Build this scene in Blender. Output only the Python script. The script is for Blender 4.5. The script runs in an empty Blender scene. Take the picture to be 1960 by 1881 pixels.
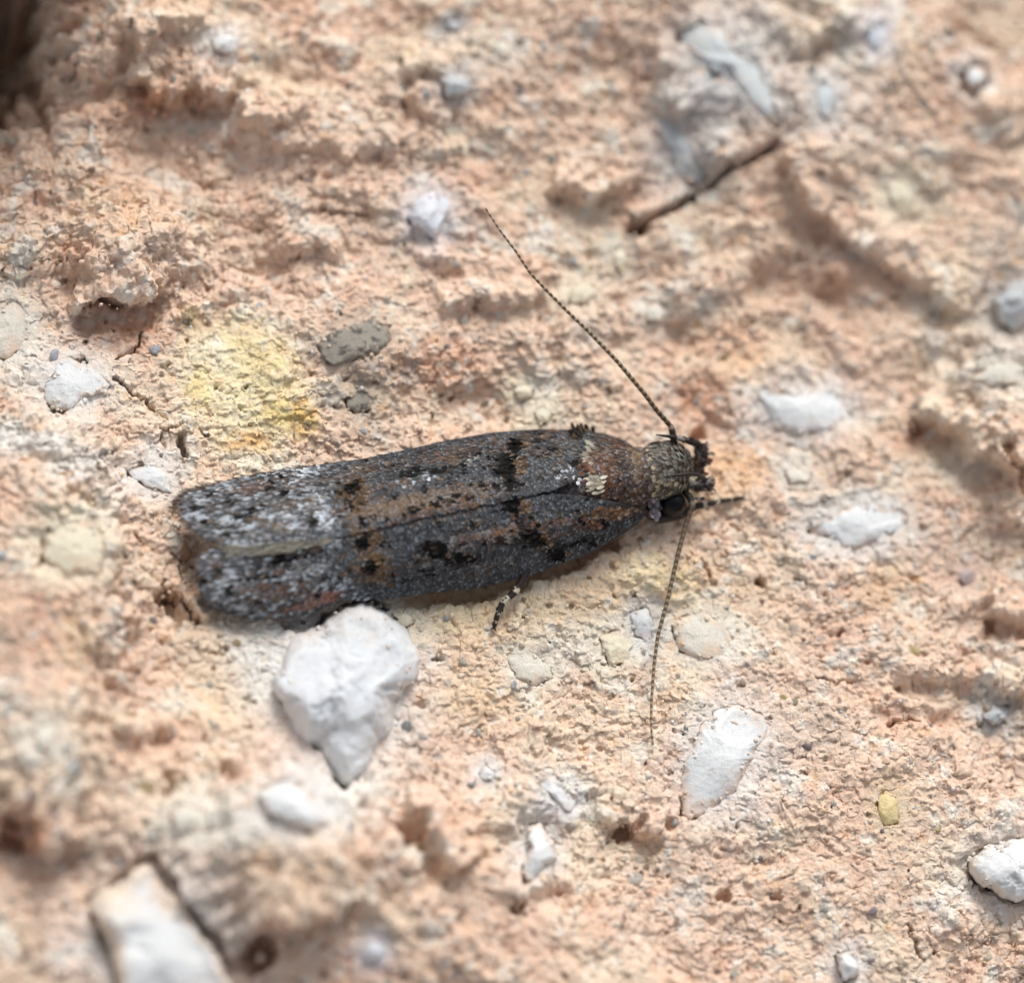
import bpy, math, random
import numpy as np
from mathutils import Matrix, Vector

# 1 unit = 1 millimetre.  The frame is about 14 mm wide.
# ------------------------------------------------------------------ camera, world, sun, exposure
scene = bpy.context.scene
COL = scene.collection
DIST, FRAME_W, LENS_SENSOR = 60.0, 14.0, 36.0
TILT, AZ = math.radians(25), math.radians(27)
TARGET = np.array([0.0, 0.0, 0.45])
back = np.array([-math.sin(TILT)*math.sin(AZ), -math.sin(TILT)*math.cos(AZ), math.cos(TILT)])
fwd = -back
up0 = np.array([0.0, 1.0, 0.0])
right = np.cross(fwd, up0); right /= np.linalg.norm(right)
upv = np.cross(right, fwd)
# keep world x horizontal in the picture
CAM = TARGET + back*DIST
cam_data = bpy.data.cameras.new('camera')
cam = bpy.data.objects.new('camera', cam_data); COL.objects.link(cam)
cam.matrix_world = Matrix(((right[0], upv[0], back[0], CAM[0]), (right[1], upv[1], back[1], CAM[1]),
                           (right[2], upv[2], back[2], CAM[2]), (0, 0, 0, 1)))
cam_data.sensor_width = LENS_SENSOR
cam_data.lens = LENS_SENSOR*DIST/FRAME_W
cam_data.clip_start, cam_data.clip_end = 1.0, 500.0
cam_data.dof.use_dof = True
cam_data.dof.focus_distance = DIST - 0.22
APERTURE = 2.8                                   # diameter of the opening in mm
cam_data.dof.aperture_fstop = cam_data.lens*1e-3/APERTURE
cam_data.dof.aperture_blades = 0
scene.camera = cam

SUN_EL, SUN_AZ = math.radians(46), math.radians(8)     # azimuth clockwise from +y
sun_dir = np.array([math.cos(SUN_EL)*math.sin(SUN_AZ), math.cos(SUN_EL)*math.cos(SUN_AZ), math.sin(SUN_EL)])
world = bpy.data.worlds.new('World'); scene.world = world; world.use_nodes = True
wn, wl = world.node_tree.nodes, world.node_tree.links
wn.clear()
sky = wn.new('ShaderNodeTexSky'); sky.sky_type = 'NISHITA'; sky.sun_disc = False
sky.sun_elevation, sky.sun_rotation = SUN_EL, SUN_AZ
sky.air_density, sky.dust_density, sky.ozone_density = 1.0, 4.0, 0.6
hs = wn.new('ShaderNodeHueSaturation'); hs.inputs['Saturation'].default_value = 0.30
bg = wn.new('ShaderNodeBackground'); bg.inputs['Strength'].default_value = 0.112
wo = wn.new('ShaderNodeOutputWorld')
wl.new(sky.outputs[0], hs.inputs['Color']); wl.new(hs.outputs[0], bg.inputs['Color']); wl.new(bg.outputs[0], wo.inputs['Surface'])
sd = bpy.data.lights.new('sun', 'SUN'); sd.energy = 1.5; sd.angle = math.radians(20); sd.color = (1.0, 0.96, 0.91)
sun = bpy.data.objects.new('sun', sd); COL.objects.link(sun)
sun.rotation_euler = Vector(-sun_dir).to_track_quat('-Z', 'Y').to_euler()
sun.location = (0, 20, 30)
vs = scene.view_settings
scene.display_settings.display_device = 'sRGB'
vs.view_transform = 'Standard'; vs.look = 'None'; vs.gamma = 1.0; vs.use_curve_mapping = False
vs.exposure = 0.30
scene.cycles.diffuse_bounces = 6
scene.cycles.max_bounces = 10

# ------------------------------------------------------------------ helpers
FPX = 1960*cam_data.lens/LENS_SENSOR
def project(x, y, z):
    dx, dy, dz = x-CAM[0], y-CAM[1], z-CAM[2]
    dep = dx*fwd[0]+dy*fwd[1]+dz*fwd[2]
    px = 980+FPX*(dx*right[0]+dy*right[1]+dz*right[2])/dep
    py = 940.5-FPX*(dx*upv[0]+dy*upv[1]+dz*upv[2])/dep
    return px, py
def at(px, py, z):
    """the point of the plane at height z that is seen at px, py"""
    px, py, z = np.broadcast_arrays(np.asarray(px, float), np.asarray(py, float), np.asarray(z, float))
    d = fwd[None, :]+((px-980)/FPX).reshape(-1, 1)*right+((940.5-py)/FPX).reshape(-1, 1)*upv
    t = (z.reshape(-1)-CAM[2])/d[:, 2]
    return (CAM+d*t[:, None]).reshape(px.shape+(3,))
S = FRAME_W/1960.0                                # millimetres per reference pixel

def lin(c):
    c = np.asarray(c, float)/255.0
    return np.where(c <= 0.04045, c/12.92, ((c+0.055)/1.055)**2.4)

def h2(ix, iy, seed):
    a = (ix.astype(np.int64)*374761393+iy.astype(np.int64)*668265263+seed*974711+12345) & 0xffffffff
    a = ((a ^ (a >> 13))*1274126177) & 0xffffffff
    a = ((a ^ (a >> 16))*2246822519) & 0xffffffff
    a = a ^ (a >> 15)
    return (a & 0xffffff).astype(np.float32)/np.float32(0x1000000)
def perlin(x, y, seed=0):
    ix, iy = np.floor(x), np.floor(y)
    fx, fy = (x-ix).astype(np.float32), (y-iy).astype(np.float32)
    ix, iy = ix.astype(np.int64), iy.astype(np.int64)
    u, v = fx*fx*fx*(fx*(fx*6-15)+10), fy*fy*fy*(fy*(fy*6-15)+10)
    def g(i, j, dx, dy):
        a = h2(i, j, seed)*np.float32(2*math.pi)
        return np.cos(a)*dx+np.sin(a)*dy
    n00, n10 = g(ix, iy, fx, fy), g(ix+1, iy, fx-1, fy)
    n01, n11 = g(ix, iy+1, fx, fy-1), g(ix+1, iy+1, fx-1, fy-1)
    return ((n00*(1-u)+n10*u)*(1-v)+(n01*(1-u)+n11*u)*v)*1.4
def fbm(x, y, seed=0, octv=4, gain=0.5, lac=2.03):
    s, a, f = 0.0, 1.0, 1.0
    for k in range(octv):
        s = s+a*perlin(x*f+17.3*k, y*f-9.1*k, seed+k*7); a *= gain; f *= lac
    return s
def worley(x, y, seed=0):
    ix, iy = np.floor(x).astype(np.int64), np.floor(y).astype(np.int64)
    f1 = np.full(x.shape, 9.0, np.float32); f2 = f1.copy(); cid = np.zeros(x.shape, np.float32)
    for i in (-1, 0, 1):
        for j in (-1, 0, 1):
            cx, cy = ix+i, iy+j
            d = (cx+0.1+0.8*h2(cx, cy, seed)-x)**2+(cy+0.1+0.8*h2(cx, cy, seed+31)-y)**2
            d = np.sqrt(d).astype(np.float32)
            near = d < f1
            f2 = np.where(near, f1, np.minimum(f2, d)); cid = np.where(near, h2(cx, cy, seed+77), cid); f1 = np.where(near, d, f1)
    return f1, f2, cid
def sstep(a, b, x):
    t = np.clip((x-a)/(b-a), 0, 1); return t*t*(3-2*t)

def seg_sd(px, py, pts):
    """distance to a polyline, the side (+ left of travel as seen in the picture) and the fraction travelled"""
    best = np.full(px.shape, 1e9); side = np.zeros(px.shape); frac = np.zeros(px.shape)
    n = len(pts)-1
    for k in range(n):
        (ax, ay), (bx, by) = pts[k], pts[k+1]
        vx, vy = bx-ax, by-ay; L2 = vx*vx+vy*vy
        t = np.clip(((px-ax)*vx+(py-ay)*vy)/L2, 0, 1)
        d = np.hypot(px-ax-t*vx, py-ay-t*vy)
        cr = -(vx*(py-ay)-vy*(px-ax))
        m = d < best
        best = np.where(m, d, best); side = np.where(m, np.sign(cr), side); frac = np.where(m, (k+t)/n, frac)
    return best, side, frac
def poly_sd(px, py, poly):
    """signed distance to an outline, negative inside"""
    best = np.full(px.shape, 1e9); inside = np.zeros(px.shape, bool)
    n = len(poly)
    for k in range(n):
        (ax, ay), (bx, by) = poly[k], poly[(k+1) % n]
        vx, vy = bx-ax, by-ay
        t = np.clip(((px-ax)*vx+(py-ay)*vy)/(vx*vx+vy*vy+1e-9), 0, 1)
        best = np.minimum(best, np.hypot(px-ax-t*vx, py-ay-t*vy))
        c = (ay > py) != (by > py)
        with np.errstate(divide='ignore', invalid='ignore'):
            xi = ax+(py-ay)*(bx-ax)/(by-ay if by != ay else 1e-9)
        inside ^= c & (px < xi)
    return np.where(inside, -best, best)

def mesh_np(name, verts, faces, mat, cols=None, smooth=True, parent=None, loc=None):
    """one mesh object out of arrays; faces is one (n,3) / (n,4) array or a list of such"""
    me = bpy.data.meshes.new(name)
    fl = faces if isinstance(faces, list) else [faces]
    fl = [np.asarray(f, np.int32) for f in fl if len(f)]
    verts = np.asarray(verts, np.float32)
    me.vertices.add(len(verts)); me.vertices.foreach_set('co', verts.ravel())
    nl = sum(f.size for f in fl); nf = sum(len(f) for f in fl)
    me.loops.add(nl); me.loops.foreach_set('vertex_index', np.concatenate([f.ravel() for f in fl]))
    tot = np.concatenate([np.full(len(f), f.shape[1], np.int32) for f in fl])
    st = np.concatenate([[0], np.cumsum(tot)[:-1]]).astype(np.int32)
    me.polygons.add(nf); me.polygons.foreach_set('loop_start', st)
    me.polygons.foreach_set('use_smooth', np.full(nf, smooth, bool))
    me.update(calc_edges=True)
    if cols is not None:
        a = me.attributes.new('tint', 'FLOAT_COLOR', 'POINT')
        c = np.ones((len(verts), 4), np.float32); c[:, :3] = cols
        a.data.foreach_set('color', c.ravel())
    me.validate()
    me.materials.append(mat)
    o = bpy.data.objects.new(name, me); COL.objects.link(o)
    if parent is not None: o.parent = parent
    if loc is not None: o.location = loc
    return o
def tag(o, label=None, cat=None, group=None, kind=None):
    if label: o['label'] = label
    if cat: o['category'] = cat
    if group: o['group'] = group
    if kind: o['kind'] = kind
    return o

# ------------------------------------------------------------------ materials
def material(name, rough=0.9, spec=0.2, attr=True, base=(0.5, 0.5, 0.5), bump=None, vary=None, stain=None, coat=0.0, sss=0.0):
    m = bpy.data.materials.new(name); m.use_nodes = True
    nt = m.node_tree; N, L = nt.nodes, nt.links
    p = N['Principled BSDF']
    p.inputs['Roughness'].default_value = rough
    p.inputs['Specular IOR Level'].default_value = spec
    p.inputs['Coat Weight'].default_value = coat
    tc = N.new('ShaderNodeTexCoord')
    if attr:
        a = N.new('ShaderNodeAttribute'); a.attribute_name = 'tint'; c = a.outputs['Color']
    else:
        r = N.new('ShaderNodeRGB'); r.outputs[0].default_value = (*base, 1); c = r.outputs[0]
    if stain:                                   # (colour, scale, low, high, strength)
        for (sc_, scale, lo, hi, stg) in stain:
            nz = N.new('ShaderNodeTexNoise'); nz.inputs['Scale'].default_value = scale; nz.inputs['Detail'].default_value = 5
            nz.inputs['Roughness'].default_value = 0.65
            L.new(tc.outputs['Object'], nz.inputs['Vector'])
            mr = N.new('ShaderNodeMapRange'); mr.inputs[1].default_value = lo; mr.inputs[2].default_value = hi; mr.inputs[4].default_value = stg
            L.new(nz.outputs['Fac'], mr.inputs[0])
            mx = N.new('ShaderNodeMix'); mx.data_type = 'RGBA'
            L.new(mr.outputs[0], mx.inputs['Factor']); L.new(c, mx.inputs['A']); mx.inputs['B'].default_value = (*sc_, 1)
            c = mx.outputs['Result']
    if vary:                                    # (scale, low, high): value variation
        for (scale, lo, hi) in vary:
            nz = N.new('ShaderNodeTexNoise'); nz.inputs['Scale'].default_value = scale; nz.inputs['Detail'].default_value = 4
            L.new(tc.outputs['Object'], nz.inputs['Vector'])
            mr = N.new('ShaderNodeMapRange'); mr.inputs[1].default_value = 0.3; mr.inputs[2].default_value = 0.7
            mr.inputs[3].default_value = lo; mr.inputs[4].default_value = hi
            L.new(nz.outputs['Fac'], mr.inputs[0])
            mx = N.new('ShaderNodeMix'); mx.data_type = 'RGBA'; mx.blend_type = 'MULTIPLY'; mx.inputs['Factor'].default_value = 1
            L.new(c, mx.inputs['A']); L.new(mr.outputs[0], mx.inputs['B']); c = mx.outputs['Result']
    L.new(c, p.inputs['Base Color'])
    if sss:
        p.inputs['Subsurface Weight'].default_value = sss
        p.inputs['Subsurface Radius'].default_value = (1, 0.9, 0.8); p.inputs['Subsurface Scale'].default_value = 0.14
    if bump:                                    # [(scale, distance)]
        prev = None
        for (scale, dist) in bump:
            nz = N.new('ShaderNodeTexNoise'); nz.inputs['Scale'].default_value = scale; nz.inputs['Detail'].default_value = 3
            L.new(tc.outputs['Object'], nz.inputs['Vector'])
            b = N.new('ShaderNodeBump'); b.inputs['Strength'].default_value = 1.0; b.inputs['Distance'].default_value = dist
            L.new(nz.outputs['Fac'], b.inputs['Height'])
            if prev is not None: L.new(prev, b.inputs['Normal'])
            prev = b.outputs[0]
        L.new(prev, p.inputs['Normal'])
    return m
PEACH_STAIN = tuple(lin((214, 170, 132)))
M_ground = material('rough_mortar', 0.92, 0.15, vary=[(9.0, 0.93, 1.05), (45.0, 0.92, 1.07)], bump=[(28.0, 0.02)])
STONE_RGB = {}
def stone_mat(name, rgb, stain, k, rough=0.6, extra=None, smear=0.4):
    """two versions: one coloured per point (mortar smears), one plain for the little chips"""
    kw = dict(vary=[(2.5, 0.92, 1.04), (14.0, 0.93, 1.05)], stain=[(stain, 1.3, 0.52, 0.72, k), (tuple(lin((168, 140, 112))), 8.0, 0.63, 0.70, 0.45), (tuple(lin((120, 96, 78))), 26.0, 0.68, 0.73, 0.6)]+(extra or []))
    chip = material(name, rough, 0.3, attr=False, base=tuple(lin(rgb)), bump=[(5.0, 0.05), (22.0, 0.015)], **kw)
    skin = material(name+'_skin', rough, 0.3, attr=True, bump=[(9.0, 0.02), (34.0, 0.012)], sss=0.0 if name.startswith('speck') else 0.5, **kw)
    STONE_RGB[chip.name] = (lin(rgb), skin, smear)
    return chip
M_white = stone_mat('white_stone', (224, 227, 228), PEACH_STAIN, 0.3, smear=0.6)
M_chalk = stone_mat('chalky_grey_stone', (218, 222, 226), tuple(lin((200, 192, 178))), 0.45, 0.9, smear=0.3)
M_cream = stone_mat('cream_stone', (230, 222, 200), PEACH_STAIN, 0.5, smear=0.6)
M_streak = stone_mat('blue_white_stone', (214, 220, 222), tuple(lin((228, 222, 208))), 0.5, 0.7, smear=0.45)
M_quartz = stone_mat('quartz', (218, 222, 230), tuple(lin((200, 200, 205))), 0.4, 0.35, smear=0.2)
M_veil = stone_mat('pale_stone_with_mortar', (222, 218, 206), PEACH_STAIN, 0.6, 0.8, smear=0.8)
M_grey = stone_mat('blue_grey_stone', (182, 187, 190), tuple(lin((214, 206, 190))), 0.6, 0.7, smear=0.5)
M_speckle = stone_mat('speckled_dark_stone', (150, 144, 134), tuple(lin((206, 182, 156))), 0.7, 0.85, [(tuple(lin((62, 64, 64))), 7.0, 0.5, 0.62, 0.85)], smear=0.5)
M_yellow = stone_mat('yellow_stone', (226, 206, 156), tuple(lin((226, 214, 176))), 0.7, 0.5, smear=0.5)
M_violet = stone_mat('violet_grey_stone', (178, 164, 164), tuple(lin((205, 185, 165))), 0.6, 0.7, smear=0.5)
M_grain = material('sand_grain', 0.45, 0.4)
M_scale = material('wing_scale', 0.7, 0.12)
M_membrane = material('wing_membrane', 0.7, 0.2, attr=False, base=tuple(lin((64, 60, 58))))
M_body = material('moth_body', 0.7, 0.25, attr=False, base=tuple(lin((62, 50, 42))), vary=[(12, 0.7, 1.2)])
M_limb = material('banded_limb', 0.5, 0.35)
M_eye = material('compound_eye', 0.28, 0.22, attr=False, base=(0.004, 0.004, 0.0045), bump=[(90, 0.004)])
M_hair = material('fringe_hair', 0.6, 0.3)

# ------------------------------------------------------------------ ground relief (everything in millimetres; px, py = reference pixels)
# ledges: points along the edge from left to right (the raised side is on the left of travel, i.e. above), height, decay, edge sharpness, trench
LEDGES = [
 ([(1195, 447), (1240, 420), (1300, 386), (1400, 321), (1492, 262)], 0.13, 190, 5, 0.0),
 ([(1492, 262), (1512, 350), (1548, 412), (1600, 455), (1660, 500), (1760, 560), (1880, 640)], 0.36, 240, 4, 0.10),
 ([(1170, 640), (1290, 610), (1400, 560), (1470, 500), (1510, 470)], 0.28, 120, 14, 0.0),
 ([(1560, 470), (1600, 520), (1640, 580)], 0.22, 80, 10, 0.0),
 ([(135, 600), (165, 596), (200, 582), (240, 592), (280, 588), (302, 566)], 0.50, 110, 5, 0.30),
 ([(150, 165), (200, 150), (235, 95), (262, 120), (330, 85), (390, 70)], 0.45, 130, 8, 0.1),
 ([(225, 160), (270, 170), (300, 200), (360, 190), (420, 200), (440, 170)], 0.50, 120, 6, 0.12),
 ([(430, 210), (480, 245), (540, 250), (590, 225)], 0.28, 70, 5, 0.0),
 ([(1530, 118), (1565, 85), (1590, 66), (1640, 76), (1695, 88)], 0.45, 120, 6, 0.15),
 ([(1040, 358), (1080, 372), (1130, 392), (1180, 375), (1240, 350)], 0.40, 110, 6, 0.08),
 ([(760, 160), (800, 148), (835, 150), (850, 170)], 0.25, 60, 5, 0.12),
 ([(770, 205), (800, 215), (840, 235), (870, 222)], 0.30, 60, 5, 0.10),
 ([(640, 315), (700, 295), (740, 300), (760, 290)], 0.18, 60, 5, 0.0),
 ([(810, 515), (830, 500), (850, 512), (870, 500)], 0.25, 60, 5, 0.15),
 ([(840, 612), (880, 592), (905, 575), (945, 590), (1000, 585), (1060, 570)], 0.33, 80, 6, 0.08),
 ([(1000, 520), (1040, 540), (1070, 535)], 0.2, 60, 5, 0.0),
 ([(1735, 800), (1780, 812), (1810, 835), (1840, 880), (1890, 895), (1930, 940)], 0.55, 120, 6, 0.15),
 ([(1390, 800), (1370, 822), (1345, 830), (1328, 815)], -0.16, 60, 5, 0.15),
 ([(752, 1600), (790, 1606), (830, 1640), (862, 1690)], 0.70, 130, 8, 0.25),
 ([(978, 1748), (1000, 1715), (1040, 1690), (1075, 1665)], 0.40, 90, 7, 0.2),
 ([(1150, 1585), (1190, 1575), (1230, 1590), (1275, 1600)], 0.4, 90, 7, 0.15),
 ([(470, 1770), (500, 1790), (560, 1800), (620, 1775), (680, 1730)], 0.55, 140, 8, 0.15),
 ([(0, 1590), (40, 1620), (90, 1640), (140, 1620)], 0.5, 110, 8, 0.15),
 ([(318, 1112), (338, 1145), (360, 1165), (376, 1195)], 0.30, 70, 4, 0.35),
 ([(200, 1365), (215, 1420), (250, 1430), (300, 1405), (340, 1400)], 0.28, 70, 6, 0.1),
 ([(1660, 1360), (1720, 1352), (1790, 1362), (1840, 1340)], 0.18, 60, 5, 0.05),
 ([(1700, 1290), (1760, 1298), (1830, 1302), (1900, 1330), (1960, 1330)], 0.22, 70, 5, 0.08),
 ([(1880, 1180), (1920, 1190), (1970, 1200)], 0.5, 90, 6, 0.2),
 ([(760, 480), (800, 470)], 0.1, 50, 5, 0.0),
 ([(500, 470), (560, 490), (610, 480), (660, 500)], 0.2, 70, 6, 0.0),
 ([(560, 80), (620, 110), (690, 100)], 0.2, 70, 6, 0.0),
 ([(1100, 760), (1150, 740), (1200, 755)], 0.12, 60, 6, 0.0),
]
# cracks and hollows: points, depth, half width in px
CRACKS = [
 ([(560, 1185), (640, 1162), (740, 1140), (830, 1132), (920, 1120), (1010, 1098), (1080, 1070), (1160, 1030)], 0.55, 24),  # no crack: hollow added under the lower wing edge to deepen its shadow
 ([(345, 985), (372, 1035), (372, 1080), (365, 1130)], 0.22, 22),
 ([(1205, 446), (1300, 392), (1400, 327), (1490, 270)], 1.5, 5.5),
 ([(274, 627), (268, 655), (257, 677), (220, 682)], 0.30, 3.2),
 ([(160, 688), (175, 694)], 0.3, 5), ([(212, 722), (228, 730), (240, 742), (262, 756)], 0.35, 5),
 ([(262, 756), (285, 775), (302, 786), (318, 800)], 0.25, 3.2), ([(305, 822), (330, 818), (352, 815)], 0.2, 2.6),
 ([(345, 835), (352, 855), (358, 868)], 0.35, 7), ([(312, 830), (316, 848)], 0.2, 2.5),
 ([(318, 1115), (335, 1140), (352, 1150), (362, 1165), (378, 1190)], 0.45, 5),
 ([(345, 1085), (352, 1105), (345, 1120)], 0.25, 4), ([(330, 1060), (350, 1068)], 0.2, 3),
 ([(190, 955), (205, 965), (222, 985)], 0.35, 4), ([(265, 1030), (275, 1050)], 0.2, 5),
 ([(400, 1250), (425, 1252)], 0.2, 4), ([(380, 820), (390, 840)], 0.15, 3),
 ([(160, 590), (200, 590), (240, 596)], 0.4, 6),
 ([(1700, 1380), (1730, 1372), (1760, 1380)], 0.2, 3), ([(1560, 1300), (1600, 1310), (1640, 1302)], 0.15, 3),
 ([(1900, 880), (1935, 920), (1945, 960)], 0.25, 6), ([(1520, 1105), (1540, 1120)], 0.15, 3),
 ([(1300, 960), (1312, 985)], 0.1, 3), ([(1340, 1075), (1360, 1115)], 0.22, 4), ([(1395, 1010), (1410, 1018)], 0.2, 4),
 ([(1905, 1700), (1880, 1695), (1860, 1660)], 0.3, 6), ([(610, 410), (660, 420), (700, 415)], 0.15, 4),
 ([(330, 1500), (310, 1520)], 0.3, 6), ([(1740, 1780), (1770, 1840)], 0.2, 5),
 ([(170, 1720), (230, 1678), (285, 1645)], 0.25, 9), ([(292, 1650), (350, 1728), (410, 1800), (450, 1850)], 0.25, 10),
 ([(185, 1750), (205, 1820), (228, 1890)], 0.22, 9),
 ([(420, 505), (460, 520), (500, 512)], 0.12, 3), ([(350, 330), (400, 345), (440, 335)], 0.15, 4),
]
# pits: x, y, radius px, depth
PITS = [(1218, 441, 17, 1.2), (1340, 822, 13, 0.35), (490, 1838, 32, 1.1), (30, 1605, 38, 0.7), (780, 1605, 30, 0.9), (990, 1738, 18, 0.6),
 (1452, 1117, 11, 0.3), (812, 150, 14, 0.4), (785, 205, 16, 0.3), (1455, 1115, 8, 0.3), (1195, 1592, 18, 0.4), (1225, 1575, 14, 0.35), (1290, 1578, 12, 0.3),
 (1385, 1718, 14, 0.4), (1480, 1720, 12, 0.3), (250, 1300, 12, 0.3), (205, 1335, 14, 0.3), (150, 690, 12, 0.3), (245, 1390, 10, 0.3), (430, 1475, 12, 0.35),
 (1752, 822, 14, 0.3), (1895, 1205, 12, 0.3), (470, 1340, 9, 0.2), (320, 1490, 12, 0.35), (345, 1500, 10, 0.3), (525, 1452, 10, 0.25), (330, 1140, 16, 0.35),
 (1485, 980, 7, 0.1), (835, 1265, 9, 0.25), (800, 1350, 12, 0.2), (875, 1190, 7, 0.12), (1310, 85, 15, 0.2), (1235, 155, 14, 0.2), (1280, 345, 9, 0.2),
 (550, 205, 12, 0.25), (620, 340, 9, 0.2), (1720, 1310, 6, 0.2), (1605, 1215, 7, 0.2), (1660, 1140, 6, 0.2), (1640, 1390, 6, 0.2), (460, 175, 16, 0.3),
 (1850, 40, 22, 0.2), (1460, 1375, 9, 0.15), (1700, 1345, 9, 0.2), (1750, 1105, 8, 0.2), (1480, 1250, 6, 0.15), (720, 300, 12, 0.2)]
# lumps: x, y, rx, ry, height, flatness (higher is flatter topped with steeper sides)
LUMPS = [(30, 1180, 200, 370, 0.95, 2.6), (120, 1500, 170, 140, 0.45, 2.0), (530, 1640, 230, 165, 0.75, 2.4), (700, 1760, 220, 180, 0.35, 2.0),
 (1925, 775, 95, 115, 0.65, 2.4), (1950, 940, 60, 90, 0.35, 2.2), (1960, 1300, 80, 80, 0.35, 2), (330, 90, 130, 75, 0.35, 2), (260, 470, 130, 100, 0.35, 2.4),
 (230, 500, 80, 80, 0.2, 2.4), (560, 240, 120, 60, 0.2, 2), (100, 60, 90, 90, 0.30, 2), (1590, 230, 90, 130, 0.15, 2), (1340, 480, 140, 70, 0.1, 2), (900, 760, 200, 60, -0.15, 2),
 (300, 290, 110, 110, -0.30, 2), (1570, 560, 130, 90, -0.12, 2), (1340, 780, 60, 50, -0.12, 2), (-15, 10, 115, 175, -6.0, 1.5), (1960, 10, 120, 120, -0.5, 2), (1260, 1090, 80, 70, 0.12, 2.4),  # the very deep one is a pit added to darken the upper left corner
 (1700, 1600, 260, 200, 0.1, 2), (1130, 1640, 150, 90, -0.15, 2), (1190, 30, 160, 60, 0.1, 2), (700, 620, 140, 90, 0.15, 2)]

def moth_flat(px, py):
    d, _, _ = seg_sd(px, py, [(400, 1080), (700, 1040), (1000, 985), (1300, 930)])
    return sstep(290, 120, d)

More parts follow.
